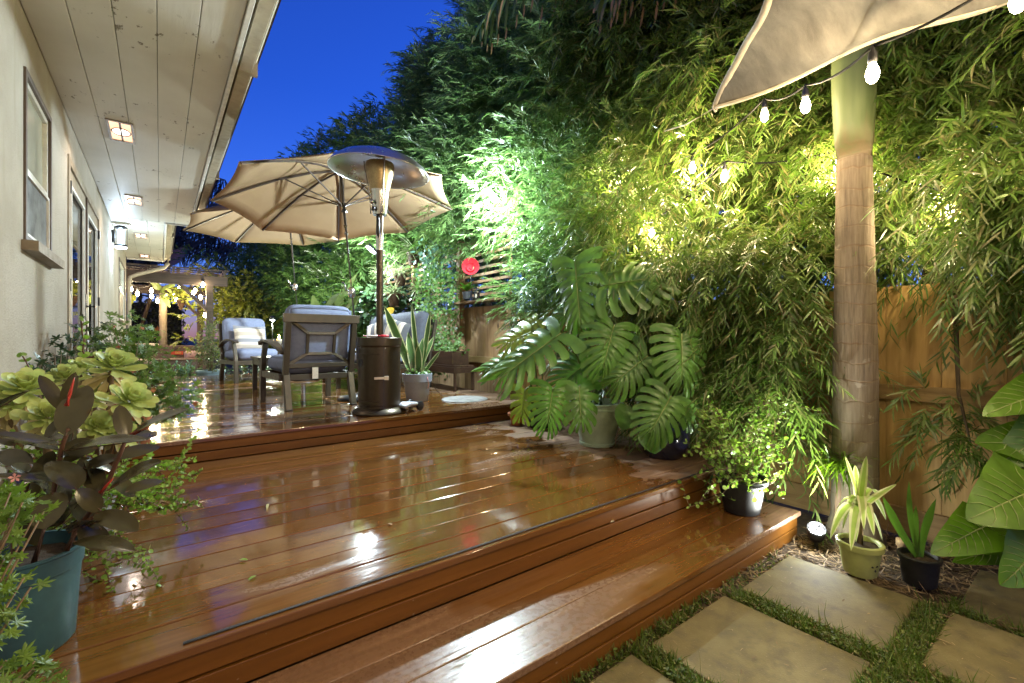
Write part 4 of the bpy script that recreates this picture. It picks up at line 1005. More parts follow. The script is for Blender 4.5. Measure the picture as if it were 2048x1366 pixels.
def armchair(label, loc, rot):
    t = thing('armchair', label, 'armchair', loc, rot, 'bronze framed deck armchairs'); m = M['bronze']
    yb = lambda z: .36 + (z - .30) * .20
    for s in (-1, 1):
        G().bar((s * .30, .45, 0), (s * .30, .355, .335), .055, .06, (0, 1, 0)).box(s * .30 - .03, s * .30 + .03, .418, .482, -.0, .012, 1).build('leg', [m, M['black']], t, bevel=.004)
        G().bar((s * .335, -.385, 0), (s * .335, -.37, .33), .05, .055, (0, 1, 0)).build('leg', m, t, bevel=.004)
        G().ribbon([(s * .335, -.372, .30), (s * .335, -.36, .40), (s * .335, -.32, .50), (s * .335, -.285, .57), (s * .335, -.275, .62)], .045, .05, (0, 1, 0)).build('arm_support', m, t, bevel=.003)
        pts = [(s * .34, -.42, .600), (s * .345, -.36, .620), (s * .345, -.22, .638), (s * .345, -.05, .636), (s * .34, .12, .612), (s * .335, .27, .572), (s * .325, .40, .522)]
        G().ribbon(pts, [.06, .08, .085, .085, .08, .07, .06], .024).build('armrest', m, t, bevel=.005)
    g = G()
    for s in (-1, 1): g.box(s * .335 - .02, s * .335 + .02, -.345, .335, .265, .325)
    g.box(-.33, .33, -.39, -.35, .262, .328); g.box(-.27, .27, .345, .385, .268, .322)
    for k in range(5): g.box(-.313, .313, -.28 + .14 * k, -.24 + .14 * k, .285, .30)
    g.build('seat_frame', m, t, bevel=.003)
    g = G()
    for s in (-1, 1): g.bar((s * .305, yb(.31), .31), (s * .305, yb(.83), .83), .05, .05, (0, 1, 0))
    g.bar((-.35, yb(.85), .85), (.35, yb(.85), .85), .04, .08); g.bar((-.28, yb(.405), .405), (.28, yb(.405), .405), .035, .045)
    x, z0, z1 = .125, .515, .71; lp = lambda a, b: (a, yb(b) - .004, b)
    for a, b in ((lp(-x, z0), lp(x, z0)), (lp(x, z0), lp(x, z1)), (lp(x, z1), lp(-x, z1)), (lp(-x, z1), lp(-x, z0)), (lp(-x, z0), lp(-.28, .42)), (lp(x, z0), lp(.28, .42)), (lp(-x, z1), lp(-.27, .82)), (lp(x, z1), lp(.27, .82))):
        g.bar(a, b, .03, .014, (0, 1, .2))
    g.build('back_frame', m, t, bevel=.003)
    rt = Matrix.Rotation(R(-11), 4, 'X')
    o = G().cushion((0, -.03, .405), (.295, .37, .075), .06, (.012, .018, .02), n=14).build('seat_cushion', M['cushion'], t, True)
    bo = G().cushion((0, .325, .70), (.30, .075, .275), .065, (.012, .02, .012), rt, 14).build('back_cushion', M['cushion'], t, True)
    for ob in (o, bo):
        md = ob.modifiers.new('sub', 'SUBSURF'); md.levels = 1; md.render_levels = 1
    g = G()
    for cz in (.06, -.06): pass
    ring = [rt @ Vector((.298 * sx, .078 * 0 + .062, sz)) + Vector((0, .325, .70)) for sx, sz in ((-.96, -.25), (-.99, 0), (-.96, .25), (-.5, .275), (0, .28), (.5, .275), (.96, .25), (.99, 0), (.96, -.25))]
    sm = g.tube(ring, .0045, 6).build('piping', M['cushion'], bo, True)
    G().box(.02, .075, yb(.38) + .02, yb(.38) + .022, .275, .385).build('care_tag', M['paper'], t)
    return t
armchair('bronze armchair with slate cushions turned away, its slatted back towards the camera', (1.21, 5.04, Z_UP), R(183))
chB = armchair('slate cushioned armchair facing the camera with the striped pillow on it', (1.145, 8.19, Z_UP), R(10))
def pillow(label, loc, rot, w_, h_, m):
    o = G().pillow(w_, h_, .15).build('throw_pillow', m, None, True); o.location = loc; o.rotation_euler = rot; tag(o, label, 'pillow', 'striped throw pillows'); return o
pillow('cream and grey striped pillow sitting on the far armchair', (1.135, 8.27, Z_UP + .655), (R(72), R(2), R(11)), .48, .42, M['stripe'])

def sofa():
    t = thing('sofa', 'charcoal cushioned outdoor sofa along the fence behind the heater', 'sofa', (2.45, 6.55, Z_UP), R(0)); m = M['bronze']
    y0, y1 = -1.0, 1.0
    for x in (-.40, .42):
        for y in (y0 + .03, y1 - .03): G().bar((x, y, 0), (x, y, .33), .05, .055).build('leg', m, t, bevel=.003)
    g = G()
    for y in (y0 + .03, y1 - .03): g.box(-.375, .395, y - .02, y + .02, .265, .325)
    g.box(-.42, -.38, y0 + .06, y1 - .06, .262, .328); g.box(.40, .44, y0 + .06, y1 - .06, .262, .328); g.build('seat_frame', m, t, bevel=.003)
    g = G()
    for y in (y0 + .03, 0, y1 - .03): g.bar((.43, y, .33), (.52, y, .86), .045, .04)
    g.bar((.52, y0, .88), (.52, y1, .88), .04, .07); g.build('back_frame', m, t, bevel=.003)
    for y in (y0 + .03, y1 - .03):
        G().ribbon([(-.44, y, .60), (-.36, y, .625), (-.1, y, .638), (.15, y, .61), (.44, y, .53)], .08, .024).bar((-.40, y, .33), (-.32, y, .615), .045, .04).build('armrest', m, t, bevel=.004)
    for k in (-1, 1):
        G().cushion((-.02, k * .475, .405), (.37, .465, .075), .06, (.01, .01, .02), n=12).build('seat_cushion', M['cushion'], t, True)
        G().cushion((.36, k * .475, .74), (.09, .465, .285), .075, (.03, .01, .012), Matrix.Rotation(R(10), 4, 'Y'), 12).build('back_cushion', M['cushion_dark'], t, True)
sofa()
pillow('dark and cream striped pillow leaning at the near end of the sofa', (2.56, 5.98, Z_UP + .69), (R(82), R(14), R(-68)), .46, .46, M['stripe_b'])
pillow('dark and cream striped pillow leaning at the middle of the sofa', (2.56, 6.66, Z_UP + .69), (R(80), R(-16), R(-75)), .46, .46, M['stripe_b'])

def coffee_table():
    t = thing('coffee_table', 'low dark coffee table between the two armchairs', 'table', (1.42, 6.45, Z_UP)); m = M['bronze']
    g = G()
    for k in range(6): g.box(-.5 + .167 * k + .003, -.5 + .167 * (k + 1) - .003, -.29, .29, .405, .43)
    g.build('tabletop', m, t, bevel=.003)
    for x in (-.45, .45):
        for y in (-.25, .25): G().bar((x, y, 0), (x, y, .40), .05, .05).build('leg', m, t, bevel=.003)
    g = G(); g.box(-.42, .42, -.27, -.23, .33, .403); g.box(-.42, .42, .23, .27, .33, .403); g.box(-.47, -.43, -.22, .22, .33, .403); g.box(.43, .47, -.22, .22, .33, .403); g.build('apron', m, t)
    t = thing('candle_lantern', 'small lit candle holder glowing on the coffee table', 'candle', (1.23, 6.58, Z_UP + .43))
    G().lathe([(0, 0), (.05, 0), (.05, .012), (.02, .02), (.015, .12), (.04, .14), (.045, .15), (0, .15)], n=16).build('holder', M['bronze'], t, True)
    G().lathe([(.0, .15), (.03, .15), (.03, .22), (0, .222)], n=14).build('candle', M['beige'], t, True)
    G().lathe([(0, .222), (.008, .232), (.010, .245), (.005, .268), (0, .285)], n=10).build('flame', glow('flame_glow', (1, .6, .2), 60), t, True)
    ld = bpy.data.lights.new('candle_lamp', 'POINT'); ld.energy = 3.5; ld.color = (1, .55, .2); ld.shadow_soft_size = .012; lo = bpy.data.objects.new('lamp', ld); link(lo, t); lo.location = (0, 0, .305)
coffee_table()

def heater():
    t = thing('patio_heater', 'tall bronze mushroom patio heater at the edge of the upper deck', 'patio heater', (1.565, 3.985, Z_UP))
    smooth_angle(G().lathe([(0, .002), (.232, .002), (.236, .012), (.228, .026), (.20, .045), (.186, .055), (0, .055)], n=48).build('base', M['heater'], t), 50)
    hs = G().lathe([(.178, .05), (.178, .075), (.181, .08), (.181, .585), (.186, .592), (.192, .60), (.192, .665), (.188, .67), (.178, .667), (.06, .664), (0, .664)], n=56).build('tank_housing', M['heater'], t); smooth_angle(hs, 30)
    def arc(a0, a1, z0, z1, r0, r1, n=14):
        g = G(); V = []
        for i in range(n + 1):
            a = R(a0 + (a1 - a0) * i / n); V += [(r * math.cos(a), r * math.sin(a), z) for r, z in ((r0, z0), (r1, z0 + .004), (r1, z1 - .004), (r0, z1))]
        Fs = [(4 * i + k, 4 * (i + 1) + k, 4 * (i + 1) + (k + 1) % 4, 4 * i + (k + 1) % 4) for i in range(n) for k in range(4)]
        return g.add(V, Fs + [(0, 1, 2, 3), (4 * n + 3, 4 * n + 2, 4 * n + 1, 4 * n)])
    o = arc(-205, -103, .085, .575, .178, .1845).build('door', M['heater'], t); smooth_angle(o, 40)
    for z in (.115, .525): b = arc(-198, -112, z - .006, z + .006, .183, .188, 10).build('bead', M['heater'], o)
    g = G(); a = R(-103)
    for k in range(1): 
        rd = Vector((math.cos(a), math.sin(a), 0)); tn = Vector((-rd.y, rd.x, 0)); c = rd * .192 + Vector((0, 0, .32)); g.bar(c - tn * .075, c + tn * .01, .016, .020); g.bar(c + tn * .008, c + tn * .045, .02, .034)
    g.build('latch', plain('latch_metal', (.7, .62, .5), .35, .3), t, bevel=.002); rd = Vector((math.cos(R(-101)), math.sin(R(-101)), 0)); G().box(-.0025, .0025, -.001, .003, .06, .59, 0, Matrix.Translation(rd * .1805) @ Matrix.Rotation(R(-101 + 90), 4, 'Z')).build('door_gap', M['black'], t)
    g = G(); a = R(-97); rd = Vector((math.cos(a), math.sin(a), 0))
    for z in (.575, .61): g.lathe([(0, .004), (.006, .003), (.007, 0)], rd * .184 + Vector((0, 0, z)), 8, Vector((0, 0, 1)).rotation_difference(rd).to_matrix().to_4x4())
    g.build('rivet', M['steel'], t)
    g = G(); a = R(-172); rd = Vector((math.cos(a), math.sin(a), 0)); g.lathe([(0, .0045), (.035, .0045), (.037, 0)], rd * .1835 + Vector((0, 0, .45)), 16, Vector((0, 0, 1)).rotation_difference(rd).to_matrix().to_4x4()); g.build('grip_hole', M['black'], t)
    g = G()
    for zr in (.14, .16, .52, .54): 
        for k in range(12):
            a = R(-80 + 9 * k); rd = Vector((math.cos(a), math.sin(a), 0)); g.lathe([(0, .0012), (.005, .0012)], rd * .1805 + Vector((0, 0, zr)), 6, Vector((0, 0, 1)).rotation_difference(rd).to_matrix().to_4x4())
    g.build('vent_holes', M['black'], t)
    po = G().lathe([(.031, .664), (.031, 1.30), (.0325, 1.30), (.0325, 1.325), (.031, 1.325), (.031, 1.80)], n=24).build('pole', M['heater'], t); smooth_angle(po)
    smooth_angle(G().lathe([(.0325, 1.45), (.034, 1.45), (.034, 1.60), (.0325, 1.60)], n=24).build('collar', M['steel'], t))
    bu = G().lathe([(.0, 1.765), (.058, 1.765), (.062, 1.775), (.078, 1.97), (.082, 1.985), (.075, 1.99), (0, 1.99)], n=28).build('burner_cone', M['steel'], t); smooth_angle(bu)
    sc = G().lathe([(.080, 1.985), (.088, 2.01), (.125, 2.17), (.128, 2.20), (.12, 2.23), (0, 2.235)], n=32).build('emitter_screen', M['burner'], t); smooth_angle(sc)
    for k in range(3):
        a = R(-95 + 120 * k); rd = Vector((math.cos(a), math.sin(a), 0)); G().tube([rd * .08 + Vector((0, 0, 1.78)), rd * .096 + Vector((0, 0, 1.985)), rd * .135 + Vector((0, 0, 2.20)), rd * .14 + Vector((0, 0, 2.25))], .0065, 6).build('support_rod', M['steel'], t, True)
    kn = G().lathe([(0, .03), (.018, .03), (.02, .0), (0, 0)], (-.075, -.04, 1.86), 12, Matrix.Rotation(R(-70), 4, 'Y')).build('knob', M['steel'], t, True)
    G().lathe([(0, .02), (.022, .02), (.022, .0), (0, 0)], (-.07, -.045, 1.80), 12, Matrix.Rotation(R(-70), 4, 'Y')).build('knob', M['black'], t, True)
    G().tube([(-.028, -.035, 1.76), (-.03, -.036, 1.72), (-.03, -.036, 1.60), (-.028, -.03, 1.56)], [.008, .016, .018, .006], 10).build('hose_sleeve', M['black'], t, True)
    q = Matrix.Rotation(R(4), 4, Vector((.61, .79, 0)))
    rf = G().lathe([(.0, 2.315), (.12, 2.31), (.24, 2.288), (.34, 2.245), (.405, 2.195), (.432, 2.155), (.436, 2.15), (.434, 2.148)], n=56, mtx=Matrix.Translation((0, 0, 2.2)) @ q @ Matrix.Translation((0, 0, -2.2))).build('reflector', M['reflector'], t, True)
    md = rf.modifiers.new('thick', 'SOLIDIFY'); md.thickness = .003
    g = G()
    qq = Matrix.Translation((0, 0, 2.2)) @ q @ Matrix.Translation((0, 0, -2.2))
    for k in range(3):
        a = R(-60 + 120 * k); g.ribbon([qq @ Vector((r * math.cos(a), r * math.sin(a), z - .006)) for r, z in ((.05, 2.313), (.24, 2.287), (.34, 2.244), (.405, 2.194), (.43, 2.154))], .008, .006)
    g.build('seam', M['steel'], rf)
    # wheel kit folded at the foot
    w0 = Vector((.27, .02, 0))
    g = G(); g.ribbon([(.13, -.16, .055), (.19, -.15, .075), (.26, -.11, .07), (.31, -.07, .03)], [.12, .14, .12, .08], .03); wk = g.build('wheel_bracket', plain('grey_bracket', (.42, .43, .46), .5), t, bevel=.012)
    for c in ((.33, -.13, .045), (.30, .0, .045)):
        smooth_angle(G().lathe([(0, -.016), (.03, -.016), (.042, -.012), (.044, 0), (.042, .012), (.03, .016), (.012, .018), (0, .018)], c, 20, Matrix.Rotation(R(90), 4, 'X') @ Matrix.Rotation(R(25), 4, 'Y')).build('wheel', M['black'], t), 40)
heater()
t = thing('gas_lighter', 'red and white long lighter lying on the heater housing', 'lighter', (1.50, 3.86, Z_UP + .672), R(-35))
G().tube([(-.10, 0, .010), (-.085, 0, .011), (0, 0, .011)], .009, 8).build('shaft', M['clearish'], t, True); G().tube([(0, 0, .011), (.03, 0, .012), (.09, 0, .011)], [.010, .012, .010], 8).build('handle', M['pink'], t, True)
G().tube([(-.125, 0, .010), (-.10, 0, .010)], .010, 8).build('tip', M['pink'], t, True)
t = thing('round_mat', 'pale round disc lying flat on the upper deck right of the snake plant', 'mat', (2.62, 4.25, Z_UP + .003))
o = G().lathe([(0, .012), (.19, .012), (.24, .008), (.25, .0)], n=40).build('disc', M['rock'], t); smooth_angle(o)

# ================================================================== POTTED AND GARDEN PLANTS
def stem_tube(t, pts, r0, r1, m, name='stem', n=6):
    L_ = t.location; k = len(pts); return G().tube([Vector(p) - L_ for p in pts], [r0 + (r1 - r0) * i / (k - 1) for i in range(k)], n).build(name, m, t, True)
def leaf_part(t, m, base, tip, width, face, name='leaf', **kw):
    L_ = t.location; g = blade(G(), Vector(base) - L_, Vector(tip) - L_, width, face, **kw); return g.build(name, m, t, True)
CAMV = Vector((0, 0, CH))

def monstera_leaf(t, m, base, tip, wid, face, lobes=7, droop=.25, seed=0):
    rng = random.Random(seed); L_ = t.location; base, tip = Vector(base) - L_, Vector(tip) - L_
    ln = (tip - base).length; d, s, u = frame_of(tip - base, face); W = wid * .43
    V = []; Fs = []; cpl = 6; nu = lobes * cpl; ns = 9
    for sd in (-1, 1):
        o = len(V)
        for i in range(nu + 1):
            uu = i / nu; tm = (.02 + .86 * uu ** .95) * ln; al = R(128) * (1 - uu) ** 1.25 + R(13)
            shape = (.80 + .42 * math.sin(PI * (.18 + .62 * uu))) * (1 - .12 * uu)
            la = min(W / max(.25, math.sin(al)) * shape, ln * .62) if uu < .8 else W * shape * (1.35 - .55 * uu)
            fr = (i % cpl) / cpl; c_ = abs(2 * fr - 1) if i % cpl else 1
            la *= 1 - .10 * c_ ** 3
            for j in range(ns + 1):
                f = j / ns; a2 = al * (1 - .22 * f)
                p = d * (tm + math.cos(a2) * la * f) + s * (sd * math.sin(a2) * la * f)
                z = -droop * W * (f ** 2) + .030 * W * math.cos(2 * PI * fr) * min(1, f * 3) + .10 * W * min(1, f * 4) - droop * .35 * ln * (max(0, tm / ln + .3 * f - .45)) ** 2
                V.append(base + p + u * z)
        for i in range(nu):
            col = i % cpl; lobe = i // cpl
            for j in range(ns):
                f = (j + .5) / ns
                edge = col == 0 or (col == cpl - 1 and f > .62)
                cut = .40 + .14 * math.sin(lobe * 2.3 + sd + seed)
                if edge and f > cut and 0 < i < nu - 1: continue
                if col == 0 and lobe % 2 == (1 if sd > 0 else 0) and .16 < f < .36 and lobe > 0: continue
                a = o + i * (ns + 1) + j; q = (a, a + ns + 1, a + ns + 2, a + 1); Fs.append(q if sd > 0 else q[::-1])
    lf = G().add(V, Fs).build('leaf', m, t, True)
    mid = [base + d * (k / 6 * ln * .93) + u * (.004 - droop * .35 * ln * max(0, k / 6 * .93 - .45) ** 2) for k in range(7)]
    g = G().tube(mid, [.0045 * (1 - .7 * k / 6) for k in range(7)], 5); vn = g.build('midrib', M['vein'], lf, True)
    md = lf.modifiers.new('sub', 'SUBSURF'); md.levels = 0; md.render_levels = 1
    return lf
def monsteras():
    spec = [
        ('split_leaf_plant', 'big split-leaf plant with dark holed leaves in the pale celadon pot', (2.69, 2.42, Z_LO), 'cel',
         [((1205, 572), (1328, 552), 3.30, 3.22, 150, (-.35, -.75, .62), 0), ((1150, 520), (1162, 668), 3.38, 3.25, 92, (-.93, -.30, .2), 0), ((1228, 650), (1204, 742), 3.22, 3.12, 126, (-.45, -.78, .45), 0),
          ((1122, 667), (988, 764), 3.25, 3.12, 98, (-.35, -.55, .78), 0), ((1106, 776), (1094, 853), 3.2, 3.16, 118, (-.45, -.8, .4), 0), ((1158, 772), (1162, 850), 3.22, 3.15, 84, (-.5, -.8, .35), 0),
          ((1185, 715), (1120, 770), 3.45, 3.4, 100, (-.4, -.7, .5), 0), ((1258, 812), (1243, 860), 3.2, 3.16, 52, (-.5, -.8, .3), 2), ((1265, 560), (1330, 610), 3.5, 3.5, 110, (-.3, -.8, .5), 0), ((1170, 610), (1118, 640), 3.55, 3.55, 66, (-.5, -.7, .5), 0)]),
        ('split_leaf_plant', 'split-leaf plant in the glossy navy pot, one broad leaf facing the camera', (2.80, 1.90, Z_LO), 'navy',
         [((1363, 667), (1364, 768), 3.05, 2.97, 138, (-.45, -.85, .28), 0), ((1342, 793), (1298, 870), 2.95, 2.86, 122, (-.5, -.75, .45), 0), ((1302, 858), (1310, 908), 2.92, 2.88, 64, (-.5, -.8, .3), 2), ((1295, 712), (1222, 770), 3.15, 3.1, 100, (-.5, -.75, .4), 0), ((1380, 800), (1372, 850), 3.1, 3.05, 70, (-.6, -.7, .4), 0)]),
        ('split_leaf_plant', 'yellowish split-leaf plant in the dark pot by the upper deck corner', (2.80, 3.22, Z_LO), 'grey',
         [((1062, 664), (1005, 692), 3.75, 3.65, 70, (-.4, -.6, .7), 1), ((1032, 712), (965, 745), 3.8, 3.7, 56, (-.4, -.6, .7), 0), ((1060, 700), (1010, 725), 3.85, 3.8, 60, (-.4, -.5, .7), 1), ((1050, 780), (1042, 838), 3.8, 3.78, 60, (-.7, -.6, .3), 1), ((1075, 640), (1040, 662), 4.0, 4.0, 60, (-.4, -.5, .7), 1)])]
    for q, (nm, lab, base, kind, lv) in enumerate(spec):
        t = thing(nm, lab, 'potted plant', base)
        if kind == 'cel': pot(t, [(0, .002), (.130, .002), (.136, .012), (.136, .026), (.130, .03), (.150, .10), (.185, .20), (.202, .275), (.206, .285), (.206, .295), (.203, .30), (.206, .318), (.212, .322), (.212, .335), (.2, .336), (.19, .30), (.1, .1)], M['pot_celadon'], .285, .172); h = .29
        elif kind == 'navy': pot(t, [(0, .002), (.12, .002), (.128, .01), (.165, .09), (.178, .17), (.172, .235), (.160, .262), (.166, .275), (.166, .29), (.155, .292), (.148, .27), (.1, .1)], M['pot_navy'], .26, .15); h = .26
        else: pot(t, pot_prof(.10, .135, .23), M['pot_black'], .2, .13); h = .2
        for k, (b, e, d0, d1, wpx, face, kind_) in enumerate(lv):
            B, E = P(*b, d0), P(*e, d1); wd = wpx * d0 / FPX
            if kind_ == 2: leaf_part(t, M['monstera'], B, E, wd, face, prof=lambda x: max(.02, math.sin(PI * min(1, (x + .12) / 1.12) ** .75) ** .7), bend=.2)
            else: monstera_leaf(t, M['monstera_new' if kind_ == 1 else 'monstera'], B, E, wd, face, 9 if wpx > 90 else 6, .3, k + 10 * q)
            root = Vector(base) + Vector((random.uniform(-.05, .05), random.uniform(-.05, .05), h)); mid = root.lerp(B, .55) + Vector((0, 0, .10))
            stem_tube(t, [root, root.lerp(mid, .5) + Vector((0, 0, .04)), mid, B], .009, .005, M['stem_green'], 'leaf_stalk')
        if kind == 'cel':   # curled young leaf on top
            a = P(1222, 545, 3.35); cu = [a + Vector((.03 * math.cos(s), .0, 0)) * (s / 9) + Vector((0, 0, .012 * s)) for s in np.linspace(0, 8, 14)]
            stem_tube(t, [P(1225, 570, 3.35)] + cu, .012, .004, M['monstera'], 'rolled_leaf')
            stem_tube(t, [P(1238, 800, 3.33), P(1236, 860, 3.32), P(1230, 888, 3.33)], .004, .004, M['stem_brown'], 'aerial_root')
monsteras()
t = thing('terracotta_pot', 'small terracotta pot tucked against the upper deck corner', 'pot', (2.68, 3.42, Z_LO)); pot(t, pot_prof(.05, .07, .12, .03), M['terracotta'], .1, .06)

def rubber_plant():
    base = Vector((-.30, 1.77, Z_LO)); t = thing('rubber_plant', 'dark leaved rubber plant with red leaf sheaths in the big teal pot', 'potted plant', base)
    pot(t, [(0, .002), (.107, .002), (.113, .01), (.122, .16), (.126, .205), (.130, .208), (.133, .252), (.137, .256), (.137, .262), (.128, .262), (.124, .2), (.1, .1)], M['pot_teal'], .225, .125)
    D = 1.22
    for pts in ([(68, 1125), (100, 1020), (112, 960), (125, 890), (137, 858)], [(133, 1100), (165, 1045), (190, 1010), (220, 955), (236, 918), (253, 876)], [(20, 1140), (30, 1060), (52, 985), (60, 930)], [(133, 1100), (150, 1060), (195, 1028)]):
        stem_tube(t, [P(x, y, D + .02 * math.sin(i)) for i, (x, y) in enumerate(pts)], .0075, .005, M['stem_red'])
    LV = [((132, 872), (168, 788), 68, -.02, .04), ((124, 822), (87, 763), 30, .03, .03), ((128, 815), (147, 757), 26, .02, .02), ((122, 890), (3, 874), 34, 0, -.10), ((118, 900), (28, 882), 30, .05, .10), ((130, 901), (264, 884), 36, 0, -.08), ((126, 928), (184, 893), 34, .05, .12),
          ((252, 878), (241, 822), 34, .02, .04), ((252, 877), (354, 829), 38, 0, -.05), ((262, 884), (305, 867), 36, .06, .14), ((226, 918), (304, 897), 36, -.02, .06), ((153, 980), (112, 932), 60, -.06, -.02), ((201, 987), (170, 927), 44, .03, .06),
          ((216, 980), (303, 934), 50, -.05, -.08), ((106, 985), (92, 1045), 60, -.06, -.12), ((109, 963), (-8, 956), 28, -.03, -.12), ((192, 1026), (260, 1056), 50, 0, -.02), ((148, 1083), (246, 1099), 42, -.06, -.12), ((-32, 832), (44, 790), 28, 0, 0),
          ((60, 938), (12, 908), 44, .02, .05), ((72, 962), (100, 912), 34, .04, .08), ((40, 1010), (-20, 1030), 46, -.03, -.1), ((220, 960), (262, 985), 40, .04, .1), ((160, 1050), (205, 1090), 46, .0, .03), ((60, 1000), (70, 1075), 44, .05, .05), ((190, 1012), (150, 1000), 40, .06, .1), ((185, 1020), (130, 1055), 44, .05, .1), ((250, 985), (312, 965), 34, .05, .12)]
    for k in range(22):
        x, y = random.uniform(10, 240), random.uniform(880, 1080); a = random.uniform(-.6, PI + .6); q = random.uniform(55, 95)
        LV.append(((x, y), (x + q * math.cos(a), y - q * math.sin(a) * .6), random.uniform(32, 50), random.uniform(.0, .1), random.uniform(-.05, .14)))
    for i, (b, e, wpx, d0, d1) in enumerate(LV):
        B, E = P(*b, D + d0), P(*e, D + d1); face = (CAMV - B).normalized() * (.65 if i % 3 else .3) + Vector((random.uniform(-.3, .3), random.uniform(-.2, .2), .55))
        E = B + (E - B) * 1.22
        o = leaf_part(t, M['rubber'], B, E, wpx * 1.32 * D / FPX, face, bend=.16, fold=.16, prof=lambda x: max(.02, 1.62 * x ** .62 * (1 - x) ** .62 * (1.06 - .12 * x)), rows_=12)
        G().tube([B - base, B.lerp(E, .5) - base + Vector((0, 0, .0)), B.lerp(E, .96) - base], [.0022, .0016, .0006], 4).build('midrib', M['stem_red'], o)
    for b, e, r in (((133, 812), (149, 755), .006), ((262, 870), (338, 828), .0055), ((200, 985), (228, 955), .005)):
        B, E = P(*b, D - .02), P(*e, D - .01); stem_tube(t, [B, B.lerp(E, .4), B.lerp(E, .8), E], r, .0008, M['red_sheath'], 'leaf_sheath')
rubber_plant()

def rosette(lv, old, c, axis, rad, rng):
    axis = unit(np.array(axis)); u = unit(np.cross(axis, [.3, .1, 1.0])); v = np.cross(axis, u); n = 34; i = np.arange(n); f = i / n; a = i * 2.39996
    el = R(2) + (f ** 1.15) * R(78); rad_d = u[None] * np.cos(a)[:, None] + v[None] * np.sin(a)[:, None]
    D = rad_d * np.cos(el)[:, None] + axis[None] * np.sin(el)[:, None]; U = axis[None] * np.cos(el)[:, None] - rad_d * np.sin(el)[:, None]
    l_ = rad * (1.0 - .62 * f) * rng.uniform(.9, 1.1, n); O = np.array(c)[None] + rad_d * .008 + axis[None] * (.03 * f)[:, None]
    lv.add('spat', O, D, U, l_, rad * .40 * (1 - .2 * f), -.10)
    n2 = 16; a = rng.uniform(0, 2 * PI, n2); rd = u[None] * np.cos(a)[:, None] + v[None] * np.sin(a)[:, None]
    D = rd * .75 - axis[None] * rng.uniform(.25, .9, (n2, 1)); O = np.array(c)[None] - axis[None] * rng.uniform(.01, .05, (n2, 1)); old.add('spat', O, D, np.tile(axis, (n2, 1)), rad * rng.uniform(.75, 1.15, n2), rad * .30, .12)
def aeoniums():
    rng = np.random.default_rng(4)
    sets = [((-.30, 2.30, Z_LO), 'lime aeonium rosettes nearest the wall, behind the rubber plant', [((52, 785), 1.52, .105, (.1, -.6, .8)), ((95, 838), 1.45, .085, (.2, -.8, .6)), ((15, 812), 1.5, .08, (0, -.7, .7)), ((130, 762), 1.8, .085, (0, -.5, .9)), ((150, 815), 1.7, .07, (.2, -.7, .7))]),
            ((-.24, 2.66, Z_LO), 'lime aeonium rosettes reaching over the edge of the upper deck', [((226, 738), 1.95, .125, (.25, -.55, .8)), ((255, 805), 1.8, .115, (.45, -.65, .6)), ((190, 800), 1.95, .09, (.1, -.6, .8)), ((235, 868), 1.8, .085, (.5, -.7, .5)), ((165, 745), 2.05, .09, (0, -.5, .9)), ((195, 855), 1.75, .08, (.2, -.8, .5))])]
    for base, lab, rs in sets:
        t = thing('aeonium', lab, 'succulent', base); pot(t, pot_prof(.07, .09, .16), M['pot_grey'], .14, .08); lv, old = L(), L()
        for px, d, r, ax in rs:
            c = P(*px, d); lv = L(); rosette(lv, old, c, ax, r * .86, rng); lv.build('rosette', M['aeonium'], t); rt = Vector(base) + Vector((random.uniform(-.06, .06), random.uniform(-.06, .06), .18))
            stem_tube(t, [rt, rt.lerp(c, .5) + Vector((0, 0, -.04)), c - Vector(ax).normalized() * .03, c], .011, .012, M['stem_brown'])
        old.build('old_leaves', M['aeonium_old'], t)
aeoniums()

def jade_sprays(t, stems, m_leaf, m_stem, rng, leaf=(.013, .020), step=.013, pair=True, r=.0024, side=.5):
    lv = L(); g = G(); L_ = t.location
    for pts in stems:
        pts = [Vector(p) for p in pts]; cur = []
        for k in range(len(pts) - 1):
            n = max(2, int((pts[k + 1] - pts[k]).length / .02))
            for i in range(n): cur.append(pts[k].lerp(pts[k + 1], i / n) + Vector(rng.normal(size=3)) * .0025)
        cur.append(pts[-1]); g.tube([p - L_ for p in cur], [max(.0012, r * (1 - .7 * i / len(cur))) for i in range(len(cur))], 5)
        A = np.array([tuple(p) for p in cur]); seg = np.linalg.norm(np.diff(A, axis=0), axis=1); s = np.concatenate([[0], np.cumsum(seg)]); n = max(3, int(s[-1] * (1 - .2) / step)); q = np.linspace(s[-1] * .2, s[-1], n)
        O = np.stack([np.interp(q, s, A[:, k]) for k in range(3)], 1); tg = unit(np.gradient(O, axis=0) + 1e-7)
        for sg in (1, -1):
            sd = unit(np.cross(tg, rng.normal(size=tg.shape))); D = unit(sd * sg + tg * .4 + np.array([0, 0, .35])); l_ = rng.uniform(*leaf, n)
            lv.add('round', O, D, unit(np.array([0, -.3, 1.0]) + rng.normal(size=tg.shape) * .6), l_, l_ * .9, 0)
    g.build('stem', m_stem, t, True); lv.build('foliage', m_leaf, t)
